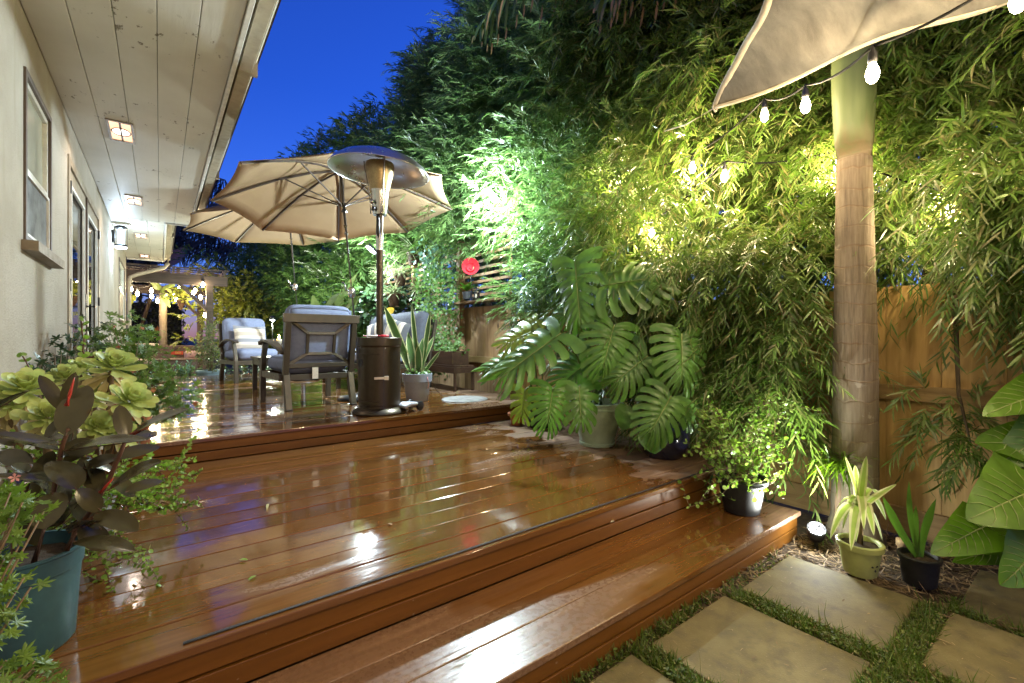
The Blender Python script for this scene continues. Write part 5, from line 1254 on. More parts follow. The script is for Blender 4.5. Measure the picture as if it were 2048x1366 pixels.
def elephant_bush_left():
    rng = np.random.default_rng(21); base = Vector((-.40, 2.08, Z_LO)); t = thing('elephant_bush', 'small leaved trailing succulent spilling over the left side of the lower deck', 'succulent', base)
    pot(t, pot_prof(.07, .09, .14), M['pot_black'], .12, .08); rt = base + Vector((0, 0, .13)); st = []
    for (x, y, d) in [(388, 918, 1.98), (405, 1014, 1.9), (390, 958, 1.95), (372, 935, 1.92), (240, 1135, 1.62), (290, 1138, 1.58), (345, 988, 1.86), (300, 1000, 1.72), (360, 1005, 1.85), (265, 1095, 1.62), (320, 1020, 1.8), (225, 1040, 1.62), (250, 1010, 1.65), (290, 945, 1.8), (330, 965, 1.85), (200, 1000, 1.6), (310, 940, 1.9), (275, 1045, 1.68), (180, 960, 1.7), (60, 905, 1.5), (30, 930, 1.48), (95, 1000, 1.5), (150, 940, 1.6), (120, 890, 1.65), (20, 990, 1.45)]:
        e = P(x, y, d); m_ = rt.lerp(e, .55) + Vector((0, 0, .10)) + Vector(rng.normal(size=3)) * .03; st.append([rt, rt.lerp(m_, .6) + Vector((0, 0, .03)), m_, m_.lerp(e, .6) + Vector((0, 0, .02)), e])
        for k in range(3):
            f = rng.uniform(.35, .9); b = m_.lerp(e, f); st.append([b, b + Vector(rng.normal(size=3)) * .035, b + (e - rt).normalized() * .06 + Vector(rng.normal(size=3)) * .055])
    jade_sprays(t, st, M['jade'], M['stem_red'], rng, (.011, .018), .011)
    base = Vector((-.30, 2.75, Z_LO)); t = thing('jade_shrub', 'upright red stemmed jade shoot standing above the aeonium rosettes', 'succulent', base); pot(t, pot_prof(.08, .10, .15), M['pot_black'], .13, .09)
    st = [[base + Vector((0, 0, .13)), P(170, 850, 2.2), P(168, 760, 2.15), P(168, 690, 2.12), P(162, 640, 2.1)], [base + Vector((0, 0, .13)), P(100, 850, 2.1), P(82, 770, 2.05), P(60, 735, 2.03), P(45, 712, 2.02)], [P(168, 790, 2.15), P(190, 770, 2.15), P(205, 762, 2.15)], [P(169, 720, 2.14), P(185, 715, 2.1), P(196, 708, 2.1)], [P(169, 800, 2.14), P(145, 780, 2.1), P(130, 770, 2.1)]]
    jade_sprays(t, st, M['jade'], M['stem_red'], rng, (.024, .034), .028, r=.009)
elephant_bush_left()
def elephant_bush_right():
    rng = np.random.default_rng(33); base = Vector((2.66, 1.29, Z_ST)); t = thing('elephant_bush', 'wiry elephant bush with round lime leaves in a dark pot on the deck step', 'succulent', base)
    pot(t, pot_prof(.095, .125, .20, .03), M['pot_black'], .18, .115); rt = base + Vector((0, 0, .19)); st = []
    for k in range(30):
        a = rng.uniform(0, 2 * PI); up = rng.uniform(-.6, 1.1); r = rng.uniform(.14, .44)
        d = Vector((math.cos(a) * .75 - .06, math.sin(a) * .75 - .10, 0)); e = rt + d * r + Vector((0, 0, up * .46 if up > 0 else up * .36)); m_ = rt.lerp(e, .45) + Vector((0, 0, .12)) + Vector(rng.normal(size=3)) * .03
        st.append([rt + Vector(rng.normal(size=3)) * .02, m_, m_.lerp(e, .6) + Vector(rng.normal(size=3)) * .02, e])
        for j in range(3):
            b = m_.lerp(e, rng.uniform(.2, .9)); st.append([b, b + Vector(rng.normal(size=3)) * .04, b + Vector(rng.normal(size=3)) * .07])
    st.append([rt, rt + Vector((.14, -.05, .22)), P(1545, 803, 2.55), P(1638, 822, 2.5)])
    jade_sprays(t, st, M['jade'], M['stem_brown'], rng, (.016, .028), .030)
elephant_bush_right()

def lobed_mass(t, centers, rad, n, size, m, rng, face=(0, -.4, .8), tpl='lobed', stem=None, sq=(1, 1, 1), bend=.1):
    C = np.array([tuple(c) for c in centers]); k = rng.integers(0, len(C), n); off = rnd_dirs(n, rng) * (rng.uniform(0, 1, (n, 1)) ** .45) * rad * np.array(sq)[None]
    O = C[k] + off; D = unit(off / rad + rng.normal(size=(n, 3)) * .55 + np.array([0, 0, -.1])); U = unit(np.array(face)[None] + rng.normal(size=(n, 3)) * .55); D = unit(D - U * (D * U).sum(1, keepdims=True) * .8); l_ = rng.uniform(size * .6, size * 1.2, n)
    lv = L().add(tpl, O, D, U, l_, l_ * (.8 if tpl in ('lobed', 'cut') else .55), bend); lv.build('foliage', m, t)
    if stem is not None:
        g = G(); b = Vector(stem) - t.location
        for i in range(min(n // 3, 60)):
            e = Vector(O[i]) - t.location; mm = b.lerp(e, .55) + Vector((0, 0, .06)); g.tube([b + Vector(rng.normal(size=3)) * .02, mm, e], [.005, .003, .0015], 4)
        g.build('stem', M['stem_brown'], t, True)
    return O
def left_bushes():
    rng = np.random.default_rng(55)
    b = Vector((-.16, 4.25, Z_UP)); t = thing('geranium', 'bushy lobed geranium with a few orange leaves by the french doors', 'plant', b); pot(t, pot_prof(.10, .13, .2), M['terracotta'], .18, .12)
    cs = [P(245, 690, 3.45), P(205, 700, 3.5), P(285, 720, 3.35), P(230, 740, 3.3), P(270, 765, 3.25), P(190, 740, 3.4), P(310, 775, 3.2), P(255, 665, 3.6), P(300, 700, 3.4), P(325, 800, 3.15), P(345, 790, 3.12), P(290, 800, 3.15)]
    O = lobed_mass(t, cs, .16, 800, .07, M['geranium'], rng, (0.1, -.6, .7), 'cut', stem=b + Vector((0, 0, .18)))
    lv = L(); k = rng.integers(0, len(O), 16); lv.add('lobed', O[k] + np.array([.02, -.06, 0]), rnd_dirs(16, rng), np.tile([0, -.8, .4], (16, 1)), .05, .04, .3); lv.build('dead_leaves', M['petal'], t)
    b = Vector((-.42, 3.25, Z_LO)); t = thing('dark_ivy', 'dark green lobed ivy at the foot of the stucco wall', 'plant', b); pot(t, pot_prof(.09, .12, .2), M['pot_black'], .18, .1)
    lobed_mass(t, [P(120, 735, 2.75), P(95, 745, 2.65), P(140, 745, 2.75), P(110, 765, 2.6), P(150, 700, 3.0), P(180, 670, 3.2)], .11, 210, .075, M['ivy_dark'], rng, (.2, -.5, .8), stem=b + Vector((0, 0, .18)))
    b = Vector((-.33, 1.10, Z_ST)); t = thing('scented_geranium', 'bright lime scented geranium cut by the lower left corner', 'plant', b); pot(t, pot_prof(.09, .11, .18), M['terracotta'], .16, .1)
    cl = [P(15, 1015, .86), P(50, 1030, .84), P(5, 1050, .84), P(15, 1180, .78), P(10, 1225, .76), P(0, 1255, .76), P(50, 1350, .78), P(95, 1362, .8), P(15, 1350, .76), P(0, 1120, .82), P(5, 1010, .88), P(-40, 1150, .8)]
    lobed_mass(t, cl, .032, 230, .035, M['geranium_near'], rng, (.25, -.6, .75), 'cut', stem=b + Vector((0, 0, .16)))
    g = G()
    for (x, y) in ((30, 955), (6, 982)):
        c = P(x, y, 1.02) - b
        for k in range(5): a = k * 1.257; g.add([c, c + Vector((.008 * math.cos(a), -.002, .008 * math.sin(a))), c + Vector((.011 * math.cos(a + .35), -.004, .011 * math.sin(a + .35))), c + Vector((.008 * math.cos(a + .8), -.002, .008 * math.sin(a + .8)))], [(0, 1, 2, 3)])
    g.build('flowers', M['dry_flower'], t)
left_bushes()

def corner_plants():
    rng = np.random.default_rng(77)
    b = Vector((2.69, .735, 0)); t = thing('striped_dracaena', 'cream striped dracaena in the small olive pot lit by the spotlight', 'potted plant', b); pot(t, pot_prof(.068, .089, .155, .03, .006), M['pot_lime'], .135, .08)
    g = G(); a = Vector((-.55, -.8, .02)).normalized(); s = a.cross(Vector((0, 0, 1))).normalized(); c = a * .0835 + Vector((-.0, 0, .062))
    for k in range(3):
        an = k * 2.094 + .4; g.add([c + (s * math.cos(an + q) * r_ + Vector((0, 0, 1)) * math.sin(an + q) * r_) + a * .003 for q, r_ in ((0, .003), (-.35, .015), (0, .020), (.35, .015))], [(0, 1, 2, 3)])
    g.build('flower_print', M['pot_black'], t)
    top = b + Vector((0, .0, .34)); stem_tube(t, [b + Vector((0, 0, .13)), b + Vector((.005, 0, .24)), top], .013, .012, M['stem_brown'], 'cane')
    for (x, y, dd, w_) in [(1690, 912, .05, 24), (1733, 912, .0, 26), (1710, 930, .08, 22), (1793, 968, .05, 20), (1660, 1078, -.05, 26), (1702, 1102, -.12, 24), (1685, 1060, .02, 22), (1765, 1082, .0, 26), (1748, 1072, -.08, 24), (1728, 1060, -.1, 20), (1712, 1085, -.02, 18), (1772, 1040, .08, 22), (1668, 1030, .08, 20), (1760, 1000, .12, 20)]:
        e = P(x, y, 2.2 + dd); d = e - top; up = y < 985; n = 14; V = []; cs = [-1, -.5, 0, .5, 1]; base_ = top + Vector((0, 0, rng.uniform(-.06, .02)))
        side = d.cross(Vector((0, 0, 1))).normalized() if Vector((d.x, d.y, 0)).length > .02 else RT
        g = G()
        ctrl = base_.lerp(e, .45) + Vector((0, 0, .02 if up else .16))
        for i in range(n + 1):
            f = i / n; p = base_ * (1 - f) ** 2 + ctrl * 2 * f * (1 - f) + e * f * f; wv = w_ * 1.75 / FPX * .5 * (math.sin(PI * min(1, .12 + f * .88)) ** .6)
            sd = (side * .7 + RT * .6).normalized() if up else side
            for cc in cs: V.append(p + sd * (cc * wv) + Vector((0, 0, -.25 * wv * (1 - abs(cc)))) - b)
        Fs = [(i * 5 + j, i * 5 + j + 1, (i + 1) * 5 + j + 1, (i + 1) * 5 + j) for i in range(n) for j in range(4)]
        g.add(V, Fs); g.m = [1 if (k % 4) in (0, 3) else 0 for k in range(len(Fs))]; g.build('leaf', [M['drac'], M['cream']], t, True)
    b = Vector((2.79, .535, 0)); t = thing('strap_leaf_bulb', 'black nursery pot with a few upright strap leaves', 'potted plant', b); pot(t, pot_prof(.062, .076, .135, .02, .004), M['pot_black'], .115, .07)
    for (x, y, w_) in ((1765, 992, 13), (1818, 962, 9), (1872, 998, 12), (1832, 1010, 10)):
        leaf_part(t, M['straps'], b + Vector((0, 0, .11)), P(x, y, 2.2), w_ * 2.1 / FPX * 1.5, (-.5, -.8, .3), prof=lambda q: max(.04, min(1, .7 + q * .5) * (1 - max(0, q - .7) / .3) ** .7), bend=-.25, fold=.3)
    t = thing('wooden_peg', 'short pale wooden peg standing in the litter by the fence', 'peg', (3.09, .665, -.01)); G().lathe([(0, 0), (.017, 0), (.017, .055), (.023, .057), (.023, .09), (.018, .094), (0, .094)], n=18).build('peg', M['cork'], t, True)
    # little cane plant by the palm base
    b = Vector(P(1672, 1078, 2.6)); b.z = -.01; t = thing('cane_plant', 'slim pale cane with a drooping bright tuft against the palm base', 'plant', b)
    tp = Vector(P(1686, 925, 2.6)); stem_tube(t, [b, b.lerp(tp, .5) + RT * -.008, tp], .017, .014, M['stem_brown'], 'cane', 10)
    lv = L(); n = 150; O = np.tile(np.array(tp), (n, 1)) + rng.normal(size=(n, 3)) * np.array([.03, .03, .02]) + np.array([-.02, .01, 0]); D = rnd_dirs(n, rng); D[:, 2] = D[:, 2] * .5 + .15; D += np.array(RT)[None] * -.35; lv.add('long', O, D, np.tile([0, 0, 1.0], (n, 1)), rng.uniform(.10, .2, n), .010, rng.uniform(.3, .9, n)); lv.build('tuft', M['geranium_near'], t)
    # elephant ear
    b = Vector(P(2140, 1215, 1.98)); b.z = -.01; t = thing('elephant_ear', 'huge glossy lime elephant ear leaves at the right picture edge', 'plant', b)
    for (bx, by, tx, ty, w_, d0, d1, fc) in [(2098, 795, 1966, 832, 84, 2.0, 1.9, (-.3, -.5, .8)), (2095, 905, 1950, 885, 105, 2.05, 2.0, (-.6, -.5, .6)), (2050, 988, 1934, 1040, 128, 1.85, 1.75, (-.45, -.6, .65)), (1962, 1056, 1862, 1108, 76, 1.9, 1.84, (-.4, -.6, .7)), (2045, 1060, 1925, 1100, 76, 1.98, 1.95, (-.4, -.6, .6)), (2020, 1095, 1905, 1124, 52, 1.99, 1.96, (-.4, -.6, .6)), (2062, 1095, 2000, 1170, 92, 1.8, 1.76, (-.5, -.7, .4)), (2110, 850, 1985, 935, 90, 2.02, 1.98, (-.5, -.6, .5)), (2180, 1000, 2090, 1050, 120, 1.8, 1.8, (-.5, -.6, .6))]:
        B, E = P(bx, by, d0), P(tx, ty, d1); ln = (E - B); Bk = B - ln * .30; wd = w_ * d0 / FPX * 1.25
        lf = leaf_part(t, M['elephant'], Bk, E, wd, fc, bend=.30, fold=.10, wave=.035, rows_=26, cols=8, prof=lambda x: max(.03, (min(1, (x + .03) / .22) ** .6) * (1 - max(0, x - .2) / .8) ** .62 * 1.08))
        g = G(); q = lambda p: Vector(p) - b; d_, s_, u_ = frame_of(E - Bk, fc); off = u_ * .004
        LNb = (E - Bk).length; Bq = Bk - b
        def sp(tt, cc): wv = wd / 2 * max(.03, (min(1, (tt + .03) / .22) ** .6) * (1 - max(0, tt - .2) / .8) ** .62 * 1.08); return Bq + d_ * (tt * LNb) + s_ * (cc * wv) + u_ * (-.30 * LNb * (tt - .5) ** 2 + .30 * LNb * .25 + .10 * wv * abs(cc) + .0025)
        g.tube([sp(x, 0) for x in (.2, .35, .5, .65, .8, .97)], [.004, .0036, .003, .0024, .0018, .001], 5)
        for k in range(7):
            f = .2 + .09 * k
            for sg in (1, -1): g.tube([sp(f, 0), sp(min(.97, f + .07 - .10 * (k == 0)), sg * .45), sp(min(.98, f + .15 - .26 * (k == 0)), sg * .88)], [.0022, .0015, .0006], 4)
        g.build('veins', M['vein'], lf, True)
        stem_tube(t, [b, b.lerp(B, .5) + Vector((.06, -.02, .08)), B], .014, .007, M['stem_green'], 'leaf_stalk')
corner_plants()

def snake_plant():
    rng = np.random.default_rng(88); b = Vector((2.16, 4.46, Z_UP)); t = thing('snake_plant', 'tall cream edged snake plant in the pale grey pot by the heater', 'potted plant', b)
    pot(t, [(0, .002), (.108, .002), (.112, .008), (.140, .205), (.154, .208), (.158, .29), (.150, .292), (.142, .21), (.1, .05)], M['pot_grey'], .255, .14); d = 4.84
    for (x, y, w_, dd) in [(768, 610, 22, -.1), (823, 606, 12, 0), (861, 621, 13, 0), (816, 664, 20, .05), (846, 676, 18, 0), (868, 672, 14, .1), (836, 690, 18, -.1), (806, 692, 12, .1), (882, 700, 9, 0), (829, 668, 14, .1)]:
        r0 = b + Vector((rng.uniform(-.05, .05), rng.uniform(-.05, .05), .25)); tall = y < 630
        leaf_part(t, [M['snake'], M['cream']], r0, P(x, y, d + dd), w_ * .8 * d / FPX, (-.5, -.8, .15), edge=1, fold=.35, bend=-.14 if tall else .05, rows_=14, prof=lambda q: max(.05, (.45 + .55 * math.sin(PI * min(1, q * .9 + .05)) ** .8) * (1 - max(0, q - .8) / .2) ** .7))
    lobed_mass(t, [b + Vector((0, -.05, .31)), b + Vector((.06, 0, .31)), b + Vector((-.05, 0, .30))], .07, 60, .06, M['ivy'], rng, (0, -.6, .8), 'ovate')
    stem_tube(t, [b + Vector((.1, -.08, .26)), b + Vector((.18, -.1, .10)), b + Vector((.3, -.02, .03)), b + Vector((.5, .1, .012)), b + Vector((.62, .16, .06))], .005, .004, M['stem_brown'], 'runner')
    stem_tube(t, [b + Vector((.04, -.15, .26)), b + Vector((.05, -.165, .18)), b + Vector((.04, -.163, .14))], .006, .003, M['dry_flower'], 'dry_stalk')
snake_plant()

def wall_garden():
    rng = np.random.default_rng(99)
    def spider(label, c, r, n, wallpot=True):
        c = Vector(c); t = thing('spider_plant', label, 'spider plant', c, 0, 'arching spider plants on the trellis')
        if wallpot: smooth_angle(G().lathe([(0, -.19), (.07, -.19), (.105, -.03), (.115, -.03), (.115, 0), (.10, 0), (.09, -.05)], n=20).build('pot', M['bench'], t))
        D = rnd_dirs(n, rng); D[:, 2] = np.abs(D[:, 2]) * .9 + .25; D[:, 0] -= .25; lv = L().add('long', np.tile(np.array(c), (n, 1)) + rng.normal(size=(n, 3)) * .02, D, np.tile([0, 0, 1.0], (n, 1)), rng.uniform(.6, 1.1, n) * r, .016, rng.uniform(.4, 1.1, n)); lv.build('leaves', M['spider'], t)
    spider('arching spider plant highest on the trellis, in a dark wall pot', P(827, 506, 7.2), .36, 90)
    spider('arching spider plant low behind the sofa, left of the heater pole gap', P(788, 588, 7.3), .3, 80)
    spider('pale spider plant halfway down the trellis, between the other two', P(800, 548, 7.3), .3, 110)
    spider('spider plantlet beside the trailing green curtain', P(836, 580, 7.0), .2, 60, False)
    spider('straw coloured tangled spider plant just right of the heater pole', P(775, 545, 7.5), .32, 110, False)
    c = P(868, 480, 7.0); t = thing('pothos', 'hanging heart leaved pothos with yellowing leaves near the parasol edge', 'hanging plant', c)
    smooth_angle(G().lathe([(0, -.12), (.06, -.12), (.085, .0), (.078, .0), (.07, -.04)], n=18).build('pot', M['pot_white'], t))
    lobed_mass(t, [c + Vector((-.03, -.05, -.1 * k)) for k in range(8)], .12, 120, .10, M['yellow_leaf'], rng, (-.5, -.8, .2), 'ovate')
    t = thing('wall_pot', 'empty terracotta pot hooked on the trellis slats', 'pot', P(896, 478, 6.9)); smooth_angle(G().lathe([(0, -.1), (.05, -.1), (.07, 0), (.085, 0), (.085, .04), (.075, .04), (.06, -.05)], n=20).build('pot', M['terracotta'], t))
    t = thing('wall_pot', 'dark grey tapered pot on the trellis below the pothos', 'pot', P(855, 535, 6.9)); smooth_angle(G().lathe([(0, -.13), (.05, -.13), (.085, .07), (.078, .07), (.06, -.05)], n=20).build('pot', M['pot_black'], t))
    c = P(880, 600, 6.5); t = thing('trailing_creeper', 'dense green creeper curtain spilling down the fence to the plant bench', 'creeper', c)
    cs = [P(x, y, 6.45 + .15 * math.sin(x * y)) for x in range(838, 912, 12) for y in range(545, 745, 14) if not (x > 890 and y > 690) and not (x < 850 and y > 690)]
    lobed_mass(t, cs, .11, 1900, .062, M['ivy'], rng, (-.5, -.7, .4))
    c = P(858, 530, 6.6); t = thing('variegated_vine', 'pale silvery vine tangled above the creeper, left of the red ornament', 'vine', c)
    lobed_mass(t, [P(x, y, 6.7) for x in (850, 870, 890, 908) for y in (500, 525, 550)], .15, 380, .07, M['silver_leaf'], rng, (-.4, -.6, .6), 'strap')
    c = P(770, 610, 7.6); t = thing('fern', 'dark leafy fern behind the sofa back with one yellow leaf', 'fern', c)
    lobed_mass(t, [P(x, y, 7.6) for x in (735, 755, 775, 795, 815) for y in (590, 612, 632)], .16, 420, .13, M['ivy_dark'], rng, (-.3, -.5, .8), 'ovate')
    leaf_part(t, plain('yellow_dead_leaf', (.6, .38, .02), .5), P(786, 626, 7.2), P(775, 616, 7.2), .13, (-.5, -.8, .3))
    b = Vector(P(672, 640, 8.3)); b.z = .45; t = thing('bird_of_paradise', 'broad pale paddle leaves rising behind the front armchair', 'plant', b)
    for (bx, by, tx, ty, w_) in ((650, 618, 668, 600, 12), (683, 622, 680, 604, 14), (690, 622, 700, 608, 12), (640, 640, 632, 612, 12), (700, 630, 722, 600, 16), (660, 630, 690, 585, 14)):
        B, E = P(bx, by, 8.2), P(tx, ty, 8.1); leaf_part(t, M['banana'], B, B + (E - B) * 1.8, w_ * 8.2 / FPX * 1.5, (-.5, -.7, .5)); stem_tube(t, [b, b.lerp(B, .6) + Vector((0, 0, .06)), B], .012, .007, M['stem_green'], 'leaf_stalk')
    # red ornament, bromeliad, lantern on the fence cap
    c = Vector(P(941, 536, 5.95)); t = thing('glass_flower', 'red glass flower ornament on a rod above the fence cap', 'ornament', (c.x, c.y, 1.635)); q = Vector((0, 0, 1)).rotation_difference((CAMV - c).normalized() + Vector((0, 0, .25))).to_matrix().to_4x4(); k = c - t.location
    smooth_angle(G().lathe([(0, .012), (.018, .034), (.024, .008), (.045, .026), (.056, .062), (.064, .022), (.085, .05), (.108, .095), (.112, .093), (.09, .03), (.05, -.01), (0, -.018)], k, 28, q).build('dish', M['red_glass'], t), 60)
    G().tube([(k.x + .02, k.y, 0), (k.x + .015, k.y, k.z * .6), k], .006, 6).build('rod', M['black_metal'], t, True)
    c = Vector(P(934, 597, 5.9)); t = thing('bromeliad', 'broad leaved green rosette plant in front of the red ornament', 'potted plant', (c.x, c.y, 1.636))
    smooth_angle(G().lathe([(0, 0), (.05, 0), (.062, .09), (.056, .09), (.05, .03)], n=20).build('pot', M['pot_black'], t))
    for k in range(13):
        a = k * 2.4; u = .35 + .5 * (k / 13); e = Vector((math.cos(a) * u, math.sin(a) * u, .75 - u * .9)) * .26; leaf_part(t, M['straps'], t.location + Vector((0, 0, .10)), t.location + Vector((0, 0, .12)) + e, .062, (e.x * -.3, e.y * -.3, 1), bend=.5)
    c = Vector(P(951, 597, 5.85)); t = thing('candle_box', 'small black metal candle box on the fence cap board', 'lantern', (c.x, c.y, 1.636)); g = G()
    for x in (-.035, .035):
        for y in (-.035, .035): g.box(x - .005, x + .005, y - .005, y + .005, 0, .12)
    g.box(-.045, .045, -.045, .045, .0, .008); g.box(-.045, .045, -.045, .045, .12, .128); g.lathe([(.03, .128), (.008, .155), (0, .155)], n=8); g.build('frame', M['black_metal'], t); G().box(-.033, .033, -.033, .033, .008, .119).build('glass', M['glass'], t); G().lathe([(0, .009), (.02, .009), (.02, .06), (0, .06)], n=12).build('candle', M['beige'], t)
    b = Vector((3.02, 5.35, Z_UP)); t = thing('plant_bench', 'dark slatted plant bench with thin legs against the fence', 'bench', b); g = G()
    for k in range(3): g.box(-.15 + .1 * k, -.06 + .1 * k, -.45, .75, .30, .32)
    g.box(-.16, .16, -.46, .76, .225, .298); g.build('top', M['bench'], t, bevel=.003)
    for x in (-.13, .13):
        for y in (-.43, .73): G().box(x - .014, x + .014, y - .014, y + .014, 0, .30).build('leg', M['bench'], t)
    t = thing('planter_box', 'dark wooden planter trough of small greens on the bench', 'planter', b + Vector((0, .15, .322))); G().box(-.12, .12, -.5, .5, 0, .17).build('box', M['bench'], t, bevel=.004)
    lobed_mass(t, [t.location + Vector((0, .15 * k, .2)) for k in range(-3, 4)], .12, 330, .05, M['ivy'], rng, (-.5, -.6, .6), 'ovate')
wall_garden()

# ================================================================== BEYOND THE DECK
def pergola():
    b = Vector((-.6, 13.9, 0)); t = thing('pergola', 'timber pergola hung with bulbs beyond the far end of the deck', 'pergola', b); x0, x1, ya, yb = -2.6, 1.0, 13.9, 17.4
    for x in (x0, x1):
        for y in (ya, yb): G().box(x - .075, x + .075, y - .075, y + .075, -.02, 2.55).build('post', M['pergola'], t, bevel=.006, world=True)
    for y in (ya, yb): G().box(x0 - .35, x1 + .38, y - .085, y - .04, 2.45, 2.69).build('beam', M['pergola'], t, world=True); G().box(x0 - .35, x1 + .38, y + .04, y + .085, 2.45, 2.69).build('beam', M['pergola'], t, world=True)
    for k in range(9): x = x0 - .2 + k * .51; G().box(x - .022, x + .022, ya - .4, yb + .4, 2.692, 2.80).build('rafter', M['pergola'], t, world=True)
    g = G()
    for k in range(10): y = ya - .3 + k * .44; g.box(x0 - .4, x1 + .4, y - .02, y + .02, 2.803, 2.835)
    g.build('slats', M['pergola'], t, world=True)
    for s, x in ((1, x0), (-1, x1)):
        for y in (ya, yb): G().bar((x + s * .07, y, 1.85), (x + s * .62, y, 2.46), .07, .09, (0, 1, 0)).build('brace', M['pergola'], t, world=True)
    for s, y in ((1, ya), (-1, yb)): G().bar((x1, y + s * .07, 1.85), (x1, y + s * .62, 2.46), .07, .09, (1, 0, 0)).build('brace', M['pergola'], t, world=True)
    pts = [(*P(262, 578, 11.4),), (*P(275, 587, 11.6),), (*P(303, 581, 12.0),), (*P(303, 592, 12.2),), (*P(315, 601, 12.4),), (*P(348, 592, 12.6),), (*P(353, 599, 12.8),), (*P(358, 577, 12.8),), (*P(386, 586, 12.3),), (*P(390, 581, 12.1),), (*P(401, 594, 11.6),), (*P(406, 569, 11.4),), (*P(410, 630, 11.7),)]
    pts = [p + ((18,) if i % 2 == 0 else (0,)) for i, p in enumerate(pts)]
    strings('warm bulb string looping under the far pergola', pts, 9, (), rb=.036)
    # furniture under it
    t = thing('wicker_sofa', 'dark brown wicker sofa with beige cushions under the far pergola', 'sofa', (.05, 15.2, 0)); g = G(); g.box(-.95, .95, -.35, .35, .05, .42); g.box(-.95, .95, .25, .42, .42, .92); g.build('frame', M['wicker'], t, bevel=.03)
    for s in (-1, 1): G().box(s * .88 - .09, s * .88 + .09, -.36, .24, .422, .66).build('armrest', M['wicker'], t, bevel=.02)
    for s in (-1, 1): G().cushion((s * .38, -.05, .50), (.37, .3, .07), .05, (.01, .01, .02)).build('seat_cushion', M['beige'], t, True)
    for s in (-1, 1): G().cushion((s * .88, -.08, .70), (.12, .32, .035), .03).build('arm_cushion', M['beige'], t, True)
    G().cushion((.62, .10, .66), (.14, .06, .11), .05, (.01, .03, .01)).build('back_cushion', M['pinkish'], t, True)
    G().cushion((-.35, .30, .95), (.28, .1, .035), .03).build('folded_throw', M['beige'], t, True)
    t = thing('fire_table', 'dark square wicker table in front of the far sofa', 'table', (.32, 14.05, 0)); G().box(-.42, .42, -.42, .42, 0, .58).build('body', M['wicker'], t, bevel=.01); G().box(-.46, .46, -.46, .46, .582, .61).build('tabletop', M['bench'], t, bevel=.006)
    c = Vector(P(354, 706, 11.6)); t = thing('hanging_sign', 'small red and yellow lettered sign hanging in the far seating area', 'sign', c)
    q = Matrix.Rotation(-YAW * .9, 4, 'Z'); G().box(-.145, .145, -.008, .008, -.04, .04, 0, q).build('board', M['sign_red'], t, bevel=.004)
    cu = bpy.data.curves.new('sign_text', 'FONT'); cu.body = 'FIRES'; cu.size = .066; cu.align_x = 'CENTER'; cu.align_y = 'CENTER'; cu.extrude = .001; cu.materials.append(M['sign_text']); tmp = bpy.data.objects.new('tmp', cu); me = bpy.data.meshes.new_from_object(tmp); bpy.data.objects.remove(tmp); o = bpy.data.objects.new('lettering', me); link(o, t); o.matrix_local = q @ Matrix.Translation((.035, -.011, 0)) @ Matrix.Rotation(PI / 2, 4, 'X')
    G().tube([q @ Vector((-.09, 0, .04)), Vector((0, 0, .14)), q @ Vector((.09, 0, .04))], .004, 4).build('wire', M['black'], t)
    G().tube([(0, 0, .14), (0, .04, .26)], .004, 4).build('hook', M['black'], t)
    # palm trunk and banana leaves beneath
    b = Vector(P(326, 690, 12.9)); b.z = -.02; t = thing('palm_tree', 'slim ringed palm trunk standing under the far pergola', 'palm tree', b); g = G(); g.tube([(.0, 0, z) for z in np.linspace(0, 2.4, 30)], [.10 - .012 * z / 2.4 + .006 * (i % 2) for i, z in enumerate(np.linspace(0, 2.4, 30))], 14); g.build('trunk', M['palm_bark'], t, True)
    for (tx, ty, w_) in ((341, 616, 9), (300, 560, 10), (352, 570, 9)):
        B = P(322, 580, 12.9); leaf_part(t, M['banana'], B, P(tx, ty, 12.6), w_ * 12.8 / FPX * 1.3, (-.3, -.8, .3))
    b = Vector(P(266, 590, 12.0)); t = thing('hanging_fern', 'broad pale leaves hanging at the house corner under the pergola', 'hanging plant', b)
    for (tx, ty) in ((259, 615), (270, 602), (262, 606)): leaf_part(t, M['yellow_leaf'], b, P(tx, ty, 11.9), .12, (-.3, -.9, .2))
    b = Vector(P(362, 590, 12.5)); t = thing('hanging_fern', 'bright hanging fern lit by the pergola bulbs', 'hanging plant', b); rng = np.random.default_rng(3)
    lobed_mass(t, [b, b + Vector((.1, 0, .02)), b + Vector((-.1, 0, 0))], .2, 160, .13, M['yellow_leaf'], rng, (0, -.8, .5), 'strap'); G().lathe([(0, -.42), (.03, -.4), (.11, -.15), (.1, -.15), (0, -.3)], n=10).build('basket', M['bench'], t)
    t = thing('lean_trunk', 'thin leaning trunk in the dark under the pergola', 'tree trunk', (-.6, 16.3, 0)); G().tube([P(280, 660, 14) - t.location, P(290, 630, 14) - t.location, P(303, 590, 14) - t.location], .05, 8).build('trunk', M['bark'], t)
    # dark hedge closing the yard
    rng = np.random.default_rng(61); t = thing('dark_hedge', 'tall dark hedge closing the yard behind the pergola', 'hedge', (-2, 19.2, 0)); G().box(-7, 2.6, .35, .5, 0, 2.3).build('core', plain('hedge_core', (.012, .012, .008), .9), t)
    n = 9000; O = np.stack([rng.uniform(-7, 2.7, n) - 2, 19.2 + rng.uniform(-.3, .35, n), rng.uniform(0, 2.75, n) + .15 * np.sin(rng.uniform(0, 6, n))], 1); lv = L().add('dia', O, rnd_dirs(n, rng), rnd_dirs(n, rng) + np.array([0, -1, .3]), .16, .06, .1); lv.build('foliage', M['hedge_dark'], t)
pergola()
